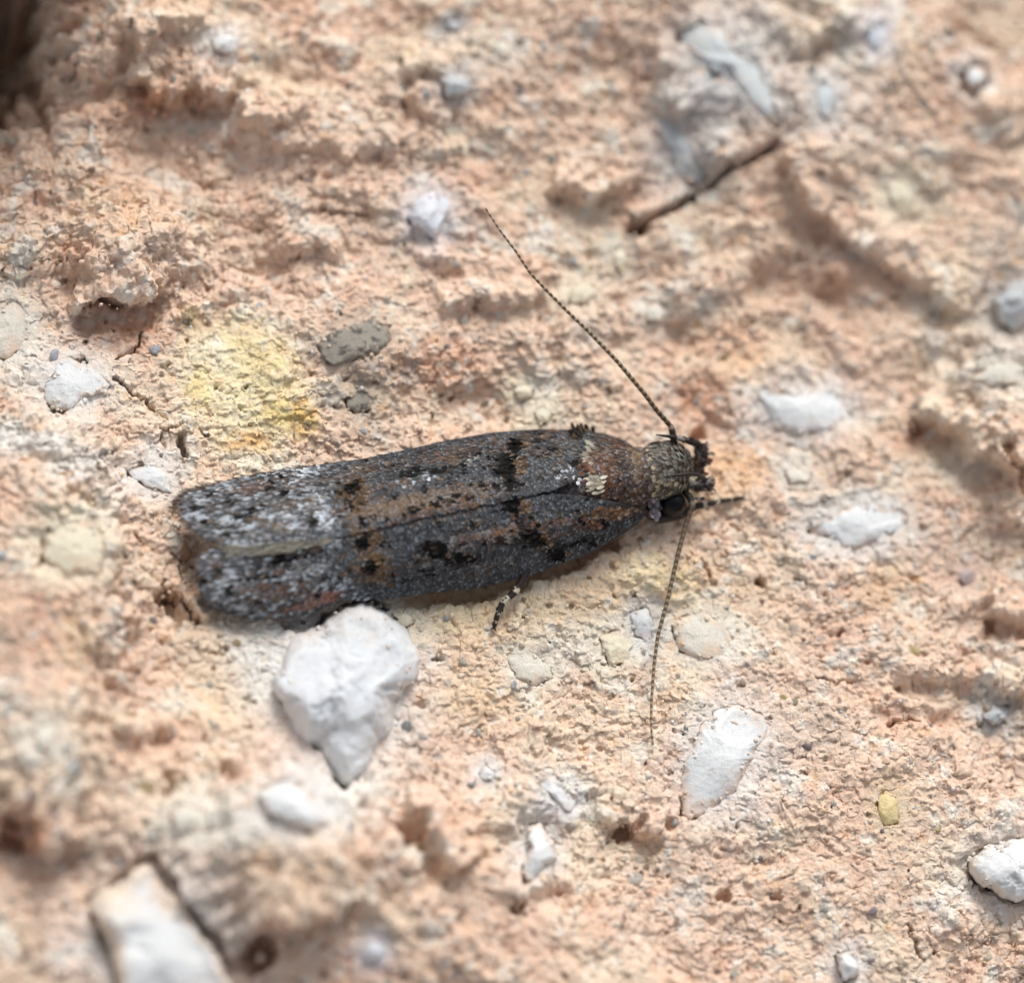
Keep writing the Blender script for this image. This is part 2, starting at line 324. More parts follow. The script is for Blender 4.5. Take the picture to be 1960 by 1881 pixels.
BROAD = [(1900, 60, 700, 520, 1.4, 1.0), (100, 1900, 520, 420, 0.5, 1.0), (1000, 60, 500, 300, 0.4, 1.0)]
def broad(x, y):
    px, py = project(x, y, 0*x)
    z = 0.30*fbm(x*0.22, y*0.22, 11, 2)*(1-0.8*moth_flat(px, py))
    for (cx, cy, rx, ry, hh, fl) in BROAD:
        z = z+hh*np.exp(-np.power(np.hypot((px-cx)/rx, (py-cy)/ry), fl*1.6))
    return z
def height(x, y, fine=True):
    x = x.astype(np.float64); y = y.astype(np.float64)
    zb0 = broad(x, y)
    px, py = project(x, y, zb0)
    wx = 0.35*perlin(x*0.9, y*0.9, 3)+0.10*perlin(x*3.1, y*3.1, 5)
    wy = 0.35*perlin(x*0.9+40, y*0.9, 4)+0.10*perlin(x*3.1+11, y*3.1, 6)
    flat = moth_flat(px, py)
    z = zb0
    calm = np.exp(-np.power(np.hypot((px-470)/150, (py-740)/150), 4))+0.7*np.exp(-np.power(np.hypot((px-1250)/330, (py-1180)/150), 4))+0.5*np.exp(-np.power(np.hypot((px-1650)/330, (py-1250)/300), 4))+0.6*np.exp(-np.power(np.hypot((px-1600)/500, (py-1750)/300), 4))
    calm = np.clip(calm, 0, 1)
    # warped pixel coordinates make every hand-placed edge ragged
    jx = 9*perlin(px/38, py/38, 61)+5*perlin(px/15, py/15, 62)+2.5*perlin(px/6.5, py/6.5, 63)
    jy = 9*perlin(px/38+50, py/38, 64)+5*perlin(px/15+9, py/15, 65)+2.5*perlin(px/6.5+7, py/6.5, 66)
    qx, qy = px+jx, py+jy
    for (cx, cy, rx, ry, hh, fl) in LUMPS:
        r = np.hypot((px+2.2*jx-cx)/rx, (py+2.2*jy-cy)/ry)
        z = z+hh*np.exp(-np.power(r, fl*1.6))
    for (pts, hh, dec, w, tr) in LEDGES:
        w = w*1.7+6
        xs = [p[0] for p in pts]; ys = [p[1] for p in pts]
        m = (px > min(xs)-3*dec) & (px < max(xs)+3*dec) & (py > min(ys)-3*dec) & (py < max(ys)+3*dec)
        if not m.any(): continue
        d, s, f = seg_sd(qx[m], qy[m], pts)
        sd_ = d*s
        endf = np.minimum(sstep(0, 0.12, f), sstep(1, 0.88, f))
        add = hh*sstep(-w, w, sd_)*np.exp(-np.maximum(sd_, 0)/(dec*0.45))*endf
        add = add-tr*np.exp(-((sd_+w*1.2)/(w*1.6))**2)*endf
        z[m] = z[m]+add
    # clods and flakes
    rough = 0.45+0.55*sstep(-0.35, 0.45, fbm(x*0.42, y*0.42, 21, 2)+0.25*sstep(900, 200, py)-0.15*flat)*1.0
    rough = rough*(1-0.6*calm)
    f1, f2, _ = worley((x+wx)*0.85, (y+wy)*0.85, 41)
    z = z+0.20*rough*(0.55-f1)*(1-0.5*flat)
    n = fbm((x+wx)*1.15, (y+wy)*1.35, 51, 4, 0.55)
    z = z+0.165*rough*n*(1-0.45*flat)
    t = n*3.1+0.35*perlin(x*4, y*4, 52)                     # flaky terraces with steep ragged edges
    z = z+0.055*rough*(np.floor(t)+sstep(0.80, 1.0, t-np.floor(t))-t)*(1-0.3*flat)
    f1, f2, _ = worley((x+0.3*wx)*3.0, (y+0.3*wy)*3.3, 43)
    crumb = sstep(-0.25, 0.35, fbm(x*0.8+7, y*0.8, 23, 3))
    z = z+(0.045*(0.5-f1)-0.05*sstep(0.08, 0.0, f2-f1)*crumb)*(0.2+0.8*crumb)*rough
    if fine:
        f1, f2, _ = worley(x*6.0+0.8*wx, y*6.3+0.8*wy, 44)
        z = z+0.040*np.sqrt(np.clip(1-(f1/0.75)**2, 0, 1))*(0.1+0.9*crumb)
        z = z+0.022*fbm(x*7.0, y*7.0, 53, 3, 0.6)
        f1, f2, c1 = worley(x*12.5+0.7*perlin(x*9, y*9, 55), y*12.5, 45)
        z = z+0.018*np.sqrt(np.clip(1-(f1/0.7)**2, 0, 1))*(0.4+0.9*c1)
        f1, f2, c1 = worley(x*24.0+0.5*perlin(x*19, y*19, 56), y*24.0, 46)
        z = z+0.010*np.sqrt(np.clip(1-(f1/0.7)**2, 0, 1))*(0.3+1.0*c1)
    for (pts, dep, w) in CRACKS:
        xs = [p[0] for p in pts]; ys = [p[1] for p in pts]
        m = (px > min(xs)-60) & (px < max(xs)+60) & (py > min(ys)-60) & (py < max(ys)+60)
        if not m.any(): continue
        kj = 0.4 if dep > 0.9 else 0.9
        w = w*(1.0 if dep > 0.9 or w > 12 else 0.75)
        d, s, f = seg_sd(px[m]+kj*jx[m], py[m]+kj*jy[m], pts)
        z[m] = z[m]-dep*np.exp(-np.power(d/w, 2.6))
    for (cx, cy, r, dep) in PITS:
        m = (np.abs(px-cx) < 3*r) & (np.abs(py-cy) < 3*r)
        if not m.any(): continue
        d = np.hypot(px[m]+0.8*jx[m]-cx, (py[m]+0.8*jy[m]-cy)*1.25)/r
        z[m] = z[m]-dep*(0.65 if r < 20 else 0.8)*np.exp(-np.power(d, 3.5))
    # random pinholes
    c1, c2, cid = worley(x*2.3+3, y*2.3, 91)
    rr = 0.055+0.05*((cid*7.7) % 1)
    z = z-0.16*(cid > 0.72)*sstep(rr, rr*0.3, c1)
    # unseen rise added beyond the upper left corner to keep that corner in shade
    z = z+7.0*np.exp(-(np.hypot((px+60)/270, (py+290)/200))**5)
    return z

def axis_coords(core0, core1, n, far, m):
    core = np.linspace(core0, core1, n)
    g = np.geomspace(1, 1+far, m+1)[1:]-1
    st = (core[1]-core[0])
    tail = np.cumsum(st*np.power(1.11, np.arange(1, m+1)))
    tail = tail*far/tail[-1] if tail[-1] < far else tail
    return np.concatenate([core0-tail[::-1], core, core1+tail])
gx = axis_coords(-8.0, 8.2, 1010, 40, 36)
gy = axis_coords(-8.2, 8.6, 1010, 40, 36)
GX, GY = np.meshgrid(gx, gy)
GZ = height(GX.ravel().copy(), GY.ravel().copy()).reshape(GX.shape)

# ------------------------------------------------------------------ stones set in the mortar
# outline in reference pixels, material, rise above the ground in mm, flat top 0..1, moat (clear gap round it), label, name
STONES = [
 ([(538,1262),(560,1225),(600,1190),(640,1172),(668,1153),(690,1146),(712,1158),(752,1176),(786,1205),(800,1240),(792,1285),(768,1335),(750,1392),(722,1440),(700,1478),(668,1506),(640,1490),(606,1446),(566,1408),(540,1366),(524,1318)],
  M_chalk, 0.66, 0.12, 0.0, 'large chalky grey-white rock touching the lower wing edge of the moth', 'rock'),
 ([(285,1652),(345,1728),(400,1798),(440,1848),(456,1890),(470,1960),(255,1970),(226,1890),(206,1810),(190,1762),(163,1728),(215,1690)],
  M_white, 0.5, 0.85, 0.03, 'angular white block of stone with a sharp corner, at the bottom left', 'stone'),
 ([(1335,1385),(1375,1345),(1420,1338),(1460,1355),(1478,1385),(1460,1428),(1432,1470),(1415,1515),(1380,1545),(1335,1572),(1300,1560),(1295,1500),(1313,1440)],
  M_white, 0.20, 0.4, 0.0, 'long rounded white pebble below the tip of the lower antenna', 'pebble'),
 ([(1846,1655),(1876,1622),(1950,1602),(2020,1620),(2030,1700),(1950,1728),(1905,1712),(1868,1690)],
  M_white, 0.45, 0.4, 0.05, 'smooth bright white pebble cut off by the right edge of the picture', 'pebble'),
 ([(84,765),(80,735),(95,713),(110,690),(130,678),(152,694),(182,706),(218,735),(205,752),(162,762),(132,792),(102,787)],
  M_white, 0.14, 0.8, 0.0, 'jagged white stone chip left of the yellow stain', 'stone_chip'),
 ([(774,415),(800,380),(830,363),(864,378),(858,410),(846,440),(830,464),(808,446),(785,432)],
  M_quartz, 0.22, 0.3, 0.0, 'pointed bluish quartz pebble left of the tip of the upper antenna', 'pebble'),
 ([(400,72),(430,58),(456,72),(460,100),(425,106),(404,95)], M_white, 0.16, 0.6, 0.0, 'small square white stone near the dark top left corner', 'pebble'),
 ([(600,662),(625,634),(655,622),(690,608),(725,604),(752,618),(754,645),(735,675),(700,690),(650,700),(615,698)],
  M_speckle, 0.14, 0.5, 0.0, 'dark grey speckled stone above the wings of the moth', 'stone'),
 ([(655,760),(690,745),(722,758),(715,785),(680,795),(660,782)], M_speckle, 0.04, 0.6, 0.0, 'faint grey speckled patch of stone just below the dark speckled stone', 'stone'),
 ([(1438,738),(1475,745),(1510,760),(1560,752),(1600,742),(1632,768),(1634,802),(1600,826),(1550,836),(1500,832),(1470,800),(1450,770)],
  M_white, 0.14, 0.4, 0.0, 'broad white stone up and right of the moth head, half sunk in mortar', 'stone'),
 ([(1532,1006),(1575,992),(1620,968),(1665,960),(1748,975),(1738,1010),(1702,1032),(1650,1052),(1610,1057),(1588,1034),(1545,1022)],
  M_white, 0.12, 0.4, 0.0, 'wide flat white stone right of the front leg of the moth', 'stone'),
 ([(1282,50),(1340,28),(1386,42),(1394,88),(1442,115),(1478,155),(1506,210),(1494,254),(1452,216),(1420,160),(1380,118),(1330,108),(1296,82)],
  M_streak, 0.10, 0.6, 0.0, 'curved blue-white streak of stone near the top right', 'stone_vein'),
 ([(1243,225),(1275,212),(1312,258),(1350,290),(1380,325),(1342,358),(1298,347),(1273,290)],
  M_grey, 0.10, 0.5, 0.0, 'blue-grey elongated stone above the straight crack', 'stone'),
 ([(1686,342),(1720,330),(1745,370),(1772,410),(1722,424),(1703,385)], M_cream, 0.10, 0.5, 0.0, 'cream oblong stone in the upper right area, right of the angled ledge', 'stone'),
 ([(1664,35),(1695,24),(1702,60),(1682,104),(1654,82)], M_quartz, 0.12, 0.4, 0.0, 'narrow bluish-white stone at the end of the short upper crack', 'stone'),
 ([(1846,142),(1862,124),(1884,130),(1888,152),(1868,172),(1850,162)], M_white, 0.20, 0.3, 0.15, 'small sparkling white crystal in a dark socket at upper right', 'crystal'),
 ([(848,44),(866,34),(884,48),(880,62),(858,58)], M_grey, 0.12, 0.3, 0.0, 'tiny blue-grey pebble at the top centre', 'pebble'),
 ([(940,84),(965,72),(982,95),(972,118),(948,112)], M_veil, 0.08, 0.4, 0.0, 'hazy pale pebble right of the tiny blue-grey pebble', 'pebble'),
 ([(838,148),(866,136),(896,142),(908,166),(880,190),(848,186)], M_grey, 0.22, 0.35, 0.0, 'beige-grey angular stone with a dark hollow on its left, upper centre', 'stone'),
 ([(72,1022),(130,988),(188,998),(204,1050),(192,1105),(130,1108),(78,1075)], M_cream, 0.12, 0.5, 0.0, 'cream stone in the top of the big mortar hump left of the wing tips', 'stone'),
 ([(236,890),(290,884),(327,908),(334,948),(290,938),(250,915)], M_white, 0.10, 0.5, 0.0, 'white stone sliver just above the upper wing tip', 'stone_chip'),
 ([(1008,1580),(1030,1566),(1062,1608),(1070,1642),(1040,1668),(1008,1694),(998,1660),(1020,1620)], M_white, 0.28, 0.4, 0.0, 'blurred white stone above a dark hollow, bottom centre', 'stone'),
 ([(963,1250),(1010,1238),(1052,1265),(1064,1300),(1020,1318),(985,1298)], M_veil, 0.12, 0.4, 0.0, 'pale stone below the middle leg of the moth', 'stone'),
 ([(1278,1190),(1330,1163),(1387,1190),(1412,1230),(1360,1268),(1298,1252)], M_veil, 0.10, 0.6, 0.0, 'pale mortar-smeared stone right of the lower antenna', 'stone'),
 ([(1142,1216),(1180,1200),(1216,1226),(1206,1268),(1163,1278)], M_cream, 0.10, 0.5, 0.0, 'whitish stone left of the lower antenna, the lower of two', 'stone'),
 ([(1203,1168),(1240,1158),(1256,1200),(1248,1238),(1214,1218)], M_white, 0.08, 0.5, 0.0, 'white stone chip passing under the lower antenna', 'stone_chip'),
 ([(1876,1372),(1905,1348),(1938,1350),(1928,1378),(1900,1390)], M_grey, 0.22, 0.3, 0.0, 'grey round pebble near the right edge, above the smooth bright pebble', 'pebble'),
 ([(1596,1822),(1640,1815),(1648,1868),(1612,1882)], M_white, 0.28, 0.5, 0.0, 'small white cube-like stone at the bottom edge', 'stone'),
 ([(1680,1518),(1700,1505),(1724,1530),(1724,1575),(1690,1585),(1676,1555)], M_yellow, 0.08, 0.3, 0.0, 'yellow translucent pebble at lower right', 'pebble'),
 ([(488,1510),(545,1492),(592,1515),(622,1545),(642,1578),(600,1594),(550,1572),(500,1548)], M_white, 0.28, 0.4, 0.0, 'blurred bright white stone atop the mortar hump at the bottom', 'stone'),
 ([(318,1555),(350,1535),(400,1545),(420,1580),(380,1600),(330,1590)], M_veil, 0.18, 0.4, 0.0, 'blurred pale stone left of the bright one on the bottom hump', 'stone'),
 ([(694,1815),(715,1795),(740,1812),(728,1840),(700,1838)], M_quartz, 0.2, 0.4, 0.0, 'small blurred bluish-white pebble at the bottom edge, right of the dark hole', 'pebble'),
 ([(1830,1098),(1848,1082),(1868,1094),(1866,1118),(1840,1122)], M_violet, 0.10, 0.3, 0.0, 'small violet-grey pebble right of the wide flat white stone', 'pebble'),
 ([(1083,550),(1128,540),(1152,560),(1120,586),(1088,582)], M_cream, 0.12, 0.4, 0.0, 'cream stone touching the middle of the upper antenna on its right', 'stone'),
 ([(1228,585),(1256,572),(1284,594),(1268,620),(1236,618)], M_veil, 0.12, 0.4, 0.0, 'pale round stone under the ledge, right of the upper antenna', 'stone'),
 ([(1172,480),(1190,462),(1202,490),(1196,530),(1178,520)], M_cream, 0.08, 0.4, 0.0, 'thin upright cream stone below the dark end of the crack', 'stone'),
 ([(978,745),(1000,728),(1026,742),(1020,768),(990,768)], M_cream, 0.12, 0.4, 0.0, 'cream pebble above the wings, upper one of a pair', 'pebble'),
 ([(1020,790),(1040,770),(1060,785),(1052,812),(1028,812)], M_cream, 0.10, 0.4, 0.0, 'cream pebble just above the wing, lower one of a pair', 'pebble'),
 ([(1895,575),(1930,540),(1975,530),(1985,600),(1940,635),(1910,620)], M_grey, 0.30, 0.4, 0.0, 'grey stone at the right edge above the crumbly mortar lump', 'stone'),
 ([(1852,730),(1890,700),(1940,680),(1975,690),(1970,730),(1900,745)], M_veil, 0.10, 0.5, 0.0, 'pale stone face on top of the crumbly lump at the right edge', 'stone'),
 ([(1024,1490),(1045,1480),(1105,1535),(1100,1556),(1080,1552)], M_white, 0.14, 0.4, 0.0, 'thin diagonal white sliver of stone at bottom centre', 'stone_chip'),
 ([(912,1475),(930,1462),(952,1480),(944,1496),(922,1492)], M_white, 0.12, 0.4, 0.0, 'small white blurred pebble right of the chalky rock', 'pebble'),
 ([(1497,905),(1530,895),(1560,905),(1552,925),(1510,928)], M_veil, 0.08, 0.5, 0.0, 'small pale chip between the broad and the flat white stones', 'stone_chip'),
 ([(-20,600),(30,570),(62,600),(58,660),(20,690),(-20,690)], M_veil, 0.10, 0.5, 0.0, 'pale stone at the left edge above the jagged white chip', 'stone'),
 ([(60,1395),(90,1378),(112,1395),(100,1440),(70,1440)], M_veil, 0.14, 0.4, 0.0, 'blurred pale pebble at left below the big mortar hump', 'pebble'),
 ([(1560,160),(1590,140),(1605,190),(1590,240),(1565,220)], M_streak, 0.08, 0.5, 0.0, 'upright pale streak of stone right of the curved streak', 'stone'),
 ([(1350,120),(1382,112),(1396,135),(1370,150)], M_grey, 0.06, 0.5, 0.0, 'small grey stone under the curved blue-white streak', 'stone'),
 ([(745,1165),(790,1172),(800,1195),(770,1205)], M_cream, 0.1, 0.5, 0.0, 'small cream stone against the upper right of the chalky rock', 'stone'),
 ([(560,1175),(585,1165),(600,1178),(575,1190)], M_chalk, 0.2, 0.4, 0.0, 'small chalky crumb at the upper left of the chalky rock', 'stone_chip'),
]

def outline_px(poly, n, seed):
    """the outline resampled, slightly rounded and roughened"""
    P = np.array(poly, float); Q = np.vstack([P, P[:1]])
    L = np.r_[0, np.cumsum(np.hypot(*np.diff(Q, axis=0).T))]
    t = np.linspace(0, L[-1], n, endpoint=False)
    x, y = np.interp(t, L, Q[:, 0]), np.interp(t, L, Q[:, 1])
    for _ in range(max(1, n//40)):
        x = 0.25*np.roll(x, 1)+0.5*x+0.25*np.roll(x, -1); y = 0.25*np.roll(y, 1)+0.5*y+0.25*np.roll(y, -1)
    size = math.sqrt(max(1, np.ptp(x)*np.ptp(y)))
    a = 0.05*size
    x = x+a*perlin(x/(0.25*size)+seed, y/(0.25*size), 300)+0.4*a*perlin(x/(0.08*size)+seed, y/(0.08*size), 301)
    y = y+a*perlin(x/(0.25*size)+seed, y/(0.25*size)+9, 302)+0.4*a*perlin(x/(0.08*size)+seed, y/(0.08*size)+9, 303)
    return x, y
stone_specs = []
for i, (poly, mat, rise, flatt, moat, label, name) in enumerate(STONES):
    P = np.array(poly, float); c = P.mean(0)
    w = at(P[:, 0], P[:, 1], np.zeros(len(P)))
    for _ in range(2):                           # find the ground under the outline
        zz = height(w[:, 0].copy(), w[:, 1].copy(), fine=False)
        w = at(P[:, 0], P[:, 1], np.full(len(P), np.median(zz)))
    z0 = float(np.median(zz))
    if i == 0: z0 = 0.05
    stone_specs.append((poly, mat, rise, flatt, moat, label, name, z0))
HX0, HY0 = GX.copy(), GY.copy()
# sink the mortar under every stone; it keeps a ragged lip over the rim
PXg, PYg = project(GX, GY, GZ)
jit = 9*perlin(PXg/34, PYg/34, 70)+6*perlin(PXg/15, PYg/15, 71)+3.5*perlin(PXg/7, PYg/7, 72)
for (poly, mat, rise, flatt, moat, label, name, z0) in stone_specs:
    P = np.array(poly, float)
    size = math.sqrt(np.ptp(P[:, 0])*np.ptp(P[:, 1])); js = min(1.0, size/110)*(0.8+0.9*STONE_RGB[mat.name][2])
    m = (PXg > P[:, 0].min()-80) & (PXg < P[:, 0].max()+80) & (PYg > P[:, 1].min()-80) & (PYg < P[:, 1].max()+80)
    d = poly_sd(PXg[m], PYg[m], poly)+np.maximum(jit[m]*js, -0.5)
    k = sstep(40, 0, d)                          # bring the ground round the stone to its level
    z = GZ[m]
    cP = at(P[:, 0].mean(), P[:, 1].mean(), z0); zl = z0+broad(HX0[m], HY0[m])-broad(cP[0:1], cP[1:2])[0]
    z = z+(zl-z)*k*0.6
    ins = sstep(-1, -16*min(1, size/80), d)
    z = z-ins*(0.25+0.2*rise)
    if moat: z = z-moat*np.exp(-((d-2)/7)**2)*2
    GZ[m] = z
# crumbly overhangs: what stands proud is pushed out over what lies low beside it
def box(a, r):
    for ax in (0, 1):
        p = np.pad(a, [(r+1, r) if i == ax else (0, 0) for i in (0, 1)], mode='edge')
        c = np.cumsum(p, axis=ax)
        a = (np.take(c, range(2*r+1, c.shape[ax]), axis=ax)-np.take(c, range(0, c.shape[ax]-2*r-1), axis=ax))/(2*r+1)
    return a
HX, HY = GX.copy(), GY.copy()
crk = seg_sd(PXg, PYg, [(1195, 452), (1300, 392), (1400, 327), (1495, 266)])[0]
keepc = 1-np.exp(-(crk/34)**4)
core = (slice(30, -30), slice(30, -30))
GS = box(GZ, 2)
for r, al, src in ((18, 0.55, GS), (6, 0.25, GS)):
    zb = box(box(GZ, r), r)
    dzy, dzx = np.gradient(zb, gy, gx)
    gm = np.hypot(dzx, dzy)+1e-6
    amt = al*(src-zb)*np.tanh(gm*1.6)
    amt = np.clip(amt, -0.2, 0.2)*keepc
    GX[core] += (-dzx/gm*amt)[core]; GY[core] += (-dzy/gm*amt)[core]
for f, am in ((6.0, 0.045), (15.0, 0.024)):        # break up the steep faces
    ax = perlin(HX*f+GZ*f*1.3, HY*f-GZ*f*1.1, 181); ay = perlin(HX*f-GZ*f*1.2+31, HY*f+GZ*f*1.4, 182)
    GX[core] += (am*ax)[core]; GY[core] += (am*ay)[core]
PXg, PYg = project(GX, GY, GZ)

# ------------------------------------------------------------------ mortar colour (pigment, plus shade painted brown into hollows)
def ground_colour(x, y, px, py):
    out = np.empty(x.shape+(3,), np.float32)
    peach, cream, orange, greyb, white = map(lin, ((230, 202, 180), (233, 217, 193), (220, 179, 153), (210, 198, 184), (234, 230, 220)))
    a = fbm(x*0.55, y*0.55, 101, 4, 0.6); b = fbm(x*0.9+5, y*0.9, 111, 4, 0.6); c_ = fbm(x*0.8, y*0.8+9, 121, 4, 0.6)
    e = fbm(x*2.8, y*2.8, 131, 3, 0.6)
    C = np.broadcast_to(peach, out.shape).copy()
    def mix(col, w):
        nonlocal C
        C = C+(np.asarray(col)-C)*np.clip(w, 0, 1)[..., None]
    mix(cream, sstep(-0.2, 0.6, a+0.3*e)*0.65)
    mix(orange, sstep(0.1, 0.9, b+0.35*e)*0.55)
    mix(greyb, sstep(0.25, 0.85, c_+0.3*e)*0.35)
    mix(white, sstep(0.30, 0.75, fbm(x*1.4, y*1.4, 141, 4, 0.65))*0.7)
    mix(orange, sstep(0.35, 0.8, fbm(x*3.2, y*3.2, 151, 3, 0.6))*0.35)
    # hand placed patches: x, y, rx, ry, colour, strength
    jx = 16*perlin(px/45, py/45, 161)+9*perlin(px/16, py/16, 162); jy = 16*perlin(px/45, py/45+30, 163)+9*perlin(px/16, py/16+30, 164)
    for (cx, cy, rx, ry, col, s) in PATCHES:
        m = (np.abs(px-cx) < rx*2.2+30) & (np.abs(py-cy) < ry*2.2+30)
        r = np.hypot((px[m]+jx[m]-cx)/rx, (py[m]+jy[m]-cy)/ry)
        w = s*np.exp(-np.power(r, 3))
        C[m] = C[m]+(lin(col)-C[m])*w[:, None]
    # single grains
    f1, f2, cid = worley(x*13.0, y*13.0, 171)
    mix(white, (cid < 0.07)*0.3); mix(orange, ((cid > 0.10) & (cid < 0.2))*0.2); mix(greyb, ((cid > 0.3) & (cid < 0.36))*0.4)
    mix(lin((120, 98, 80)), ((cid > 0.5) & (cid < 0.512))*0.8)
    f1, f2, cid = worley(x*26.0, y*26.0, 172)
    C = C*(0.93+0.14*cid)[..., None]
    f1, f2, cid = worley(x*5.0, y*5.0, 173)
    mix(white, ((cid < 0.035) & (f1 < 0.35))*0.6); mix(lin((226, 176, 120)), ((cid > 0.04) & (cid < 0.06) & (f1 < 0.4))*0.3)
    mix(lin((170, 160, 150)), ((cid > 0.07) & (cid < 0.095) & (f1 < 0.35))*0.6)
    out[...] = np.clip(C, 0.01, 0.9)
    return out
YEL, PYEL, PALE, BROWN, GREY = (238, 214, 146), (238, 228, 190), (236, 232, 222), (196, 132, 92), (178, 166, 150)  # the browns also paint shade into hollows and under ledges
PATCHES = [(860, 1180, 400, 70, (238, 214, 176), 0.6), (1250, 1150, 220, 90, (238, 214, 174), 0.5), (1330, 950, 90, 60, (238, 208, 170), 0.5),(450, 690, 115, 85, PYEL, 0.75), (470, 790, 105, 105, PYEL, 0.75), (550, 790, 50, 40, (238, 216, 150), 0.85), (378, 745, 26, 34, YEL, 0.6), (460, 660, 70, 34, YEL, 0.4),
 (530, 680, 34, 26, YEL, 0.35), (360, 610, 26, 22, YEL, 0.55), (470, 850, 40, 22, (224, 176, 110), 0.7), (400, 700, 26, 30, YEL, 0.5), (410, 680, 30, 40, PALE, 0.5),
 (510, 720, 60, 40, YEL, 0.3), (580, 800, 22, 40, (238, 200, 120), 0.6),
 (50, 845, 110, 30, (228, 228, 224), 0.85), (150, 890, 55, 34, (226, 226, 222), 0.8), (205, 960, 30, 50, PALE, 0.6), (40, 660, 60, 90, PALE, 0.7), (120, 1040, 90, 80, (236, 230, 206), 0.6), (70, 1420, 60, 60, PALE, 0.5), (1180, 1230, 110, 60, PALE, 0.5), (1340, 1210, 80, 60, PALE, 0.5), (1650, 100, 60, 60, PALE, 0.4), (1900, 720, 70, 40, PALE, 0.5), (600, 1230, 100, 60, PALE, 0.5), (440, 1330, 110, 70, (232, 206, 170), 0.5), (90, 1180, 60, 80, BROWN, 0.3), (150, 1230, 40, 70, PYEL, 0.3),
 (1230, 1090, 60, 40, (236, 222, 186), 0.8), (1290, 1130, 60, 50, (234, 214, 170), 0.6), (1100, 1240, 90, 50, PALE, 0.45), (860, 1180, 90, 30, (236, 220, 180), 0.6),
 (1340, 760, 60, 50, BROWN, 0.6), (1330, 640, 140, 40, BROWN, 0.25), (1580, 520, 70, 50, BROWN, 0.25), (300, 190, 110, 40, BROWN, 0.6), (250, 640, 60, 40, BROWN, 0.5), (700, 750, 70, 70, (190, 170, 150), 0.6),
 (1560, 1400, 90, 60, (200, 190, 178), 0.45), (1690, 1120, 60, 60, (232, 196, 150), 0.4), (1410, 890, 60, 40, (240, 196, 150), 0.6), (1420, 700, 60, 50, (240, 200, 160), 0.5), (900, 1330, 110, 70, (236, 206, 160), 0.4),
 (515, 1240, 75, 75, (232, 230, 222), 0.85), (500, 1310, 60, 70, (226, 224, 216), 0.7), (640, 1500, 90, 60, (230, 226, 216), 0.7), (410, 1580, 120, 60, (230, 226, 216), 0.65), (600, 1560, 90, 50, (230, 228, 220), 0.6), (560, 1680, 150, 80, (226, 206, 180), 0.5), (690, 1540, 60, 60, PALE, 0.4), (460, 1560, 130, 60, PALE, 0.45), (1650, 210, 60, 90, PALE, 0.35),
 (1130, 640, 50, 30, PALE, 0.4), (1050, 740, 40, 40, PALE, 0.35), (1890, 40, 40, 30, (214, 200, 180), 0.4), (140, 480, 60, 40, (240, 196, 160), 0.4), (240, 410, 60, 60, (226, 196, 164), 0.5), (1900, 660, 70, 60, (214, 206, 196), 0.5),
 (1860, 900, 60, 40, PALE, 0.35), (50, 1600, 60, 40, (190, 120, 84), 0.6), (1310, 1330, 60, 80, (236, 214, 170), 0.35), (1660, 960, 60, 30, PALE, 0.3), (830, 700, 90, 50, BROWN, 0.35), (1750, 830, 60, 34, BROWN, 0.45)]
for (poly, mat, rise, flatt, moat, label, name, z0) in stone_specs:
    P = np.array(poly, float); w_, h_ = np.ptp(P[:, 0]), np.ptp(P[:, 1])
    c8 = STONE_RGB[mat.name][0]; c8 = tuple(255*np.where(c8 <= .0031308, 12.92*c8, 1.055*np.power(c8, 1/2.4)-.055))
    PATCHES.append((P[:, 0].mean(), P[:, 1].mean(), w_*0.5+20, h_*0.5+20, c8, 0.35 if mat in (M_speckle, M_yellow, M_violet) else 0.72))
GC = ground_colour(GX, GY, PXg, PYg)

ny, nx = GX.shape
idx = np.arange(nx*ny).reshape(ny, nx)
quads = np.stack([idx[:-1, :-1].ravel(), idx[:-1, 1:].ravel(), idx[1:, 1:].ravel(), idx[1:, :-1].ravel()], 1)
ground = mesh_np('ground', np.stack([GX.ravel(), GY.ravel(), GZ.ravel()], 1), quads, M_ground, GC.reshape(-1, 3))
tag(ground, kind='structure')

def gz(x, y):
    """height of the finished ground mesh at points"""
    x, y = np.atleast_1d(x), np.atleast_1d(y)
    i = np.clip(np.searchsorted(gx, x)-1, 0, nx-2); j = np.clip(np.searchsorted(gy, y)-1, 0, ny-2)
    u = (x-gx[i])/(gx[i+1]-gx[i]); v = (y-gy[j])/(gy[j+1]-gy[j])
    return (GZ[j, i]*(1-u)+GZ[j, i+1]*u)*(1-v)+(GZ[j+1, i]*(1-u)+GZ[j+1, i+1]*u)*v
def gcol(x, y):
    i = np.clip(np.searchsorted(gx, x)-1, 0, nx-2); j = np.clip(np.searchsorted(gy, y)-1, 0, ny-2)
    return GC[j, i]
def at_ground(px, py, it=4):
    px, py = np.atleast_1d(np.asarray(px, float)), np.atleast_1d(np.asarray(py, float))
    z = np.zeros(px.shape)
    for _ in range(it):
        p = at(px, py, z); z = gz(p[:, 0], p[:, 1])
    return at(px, py, z)

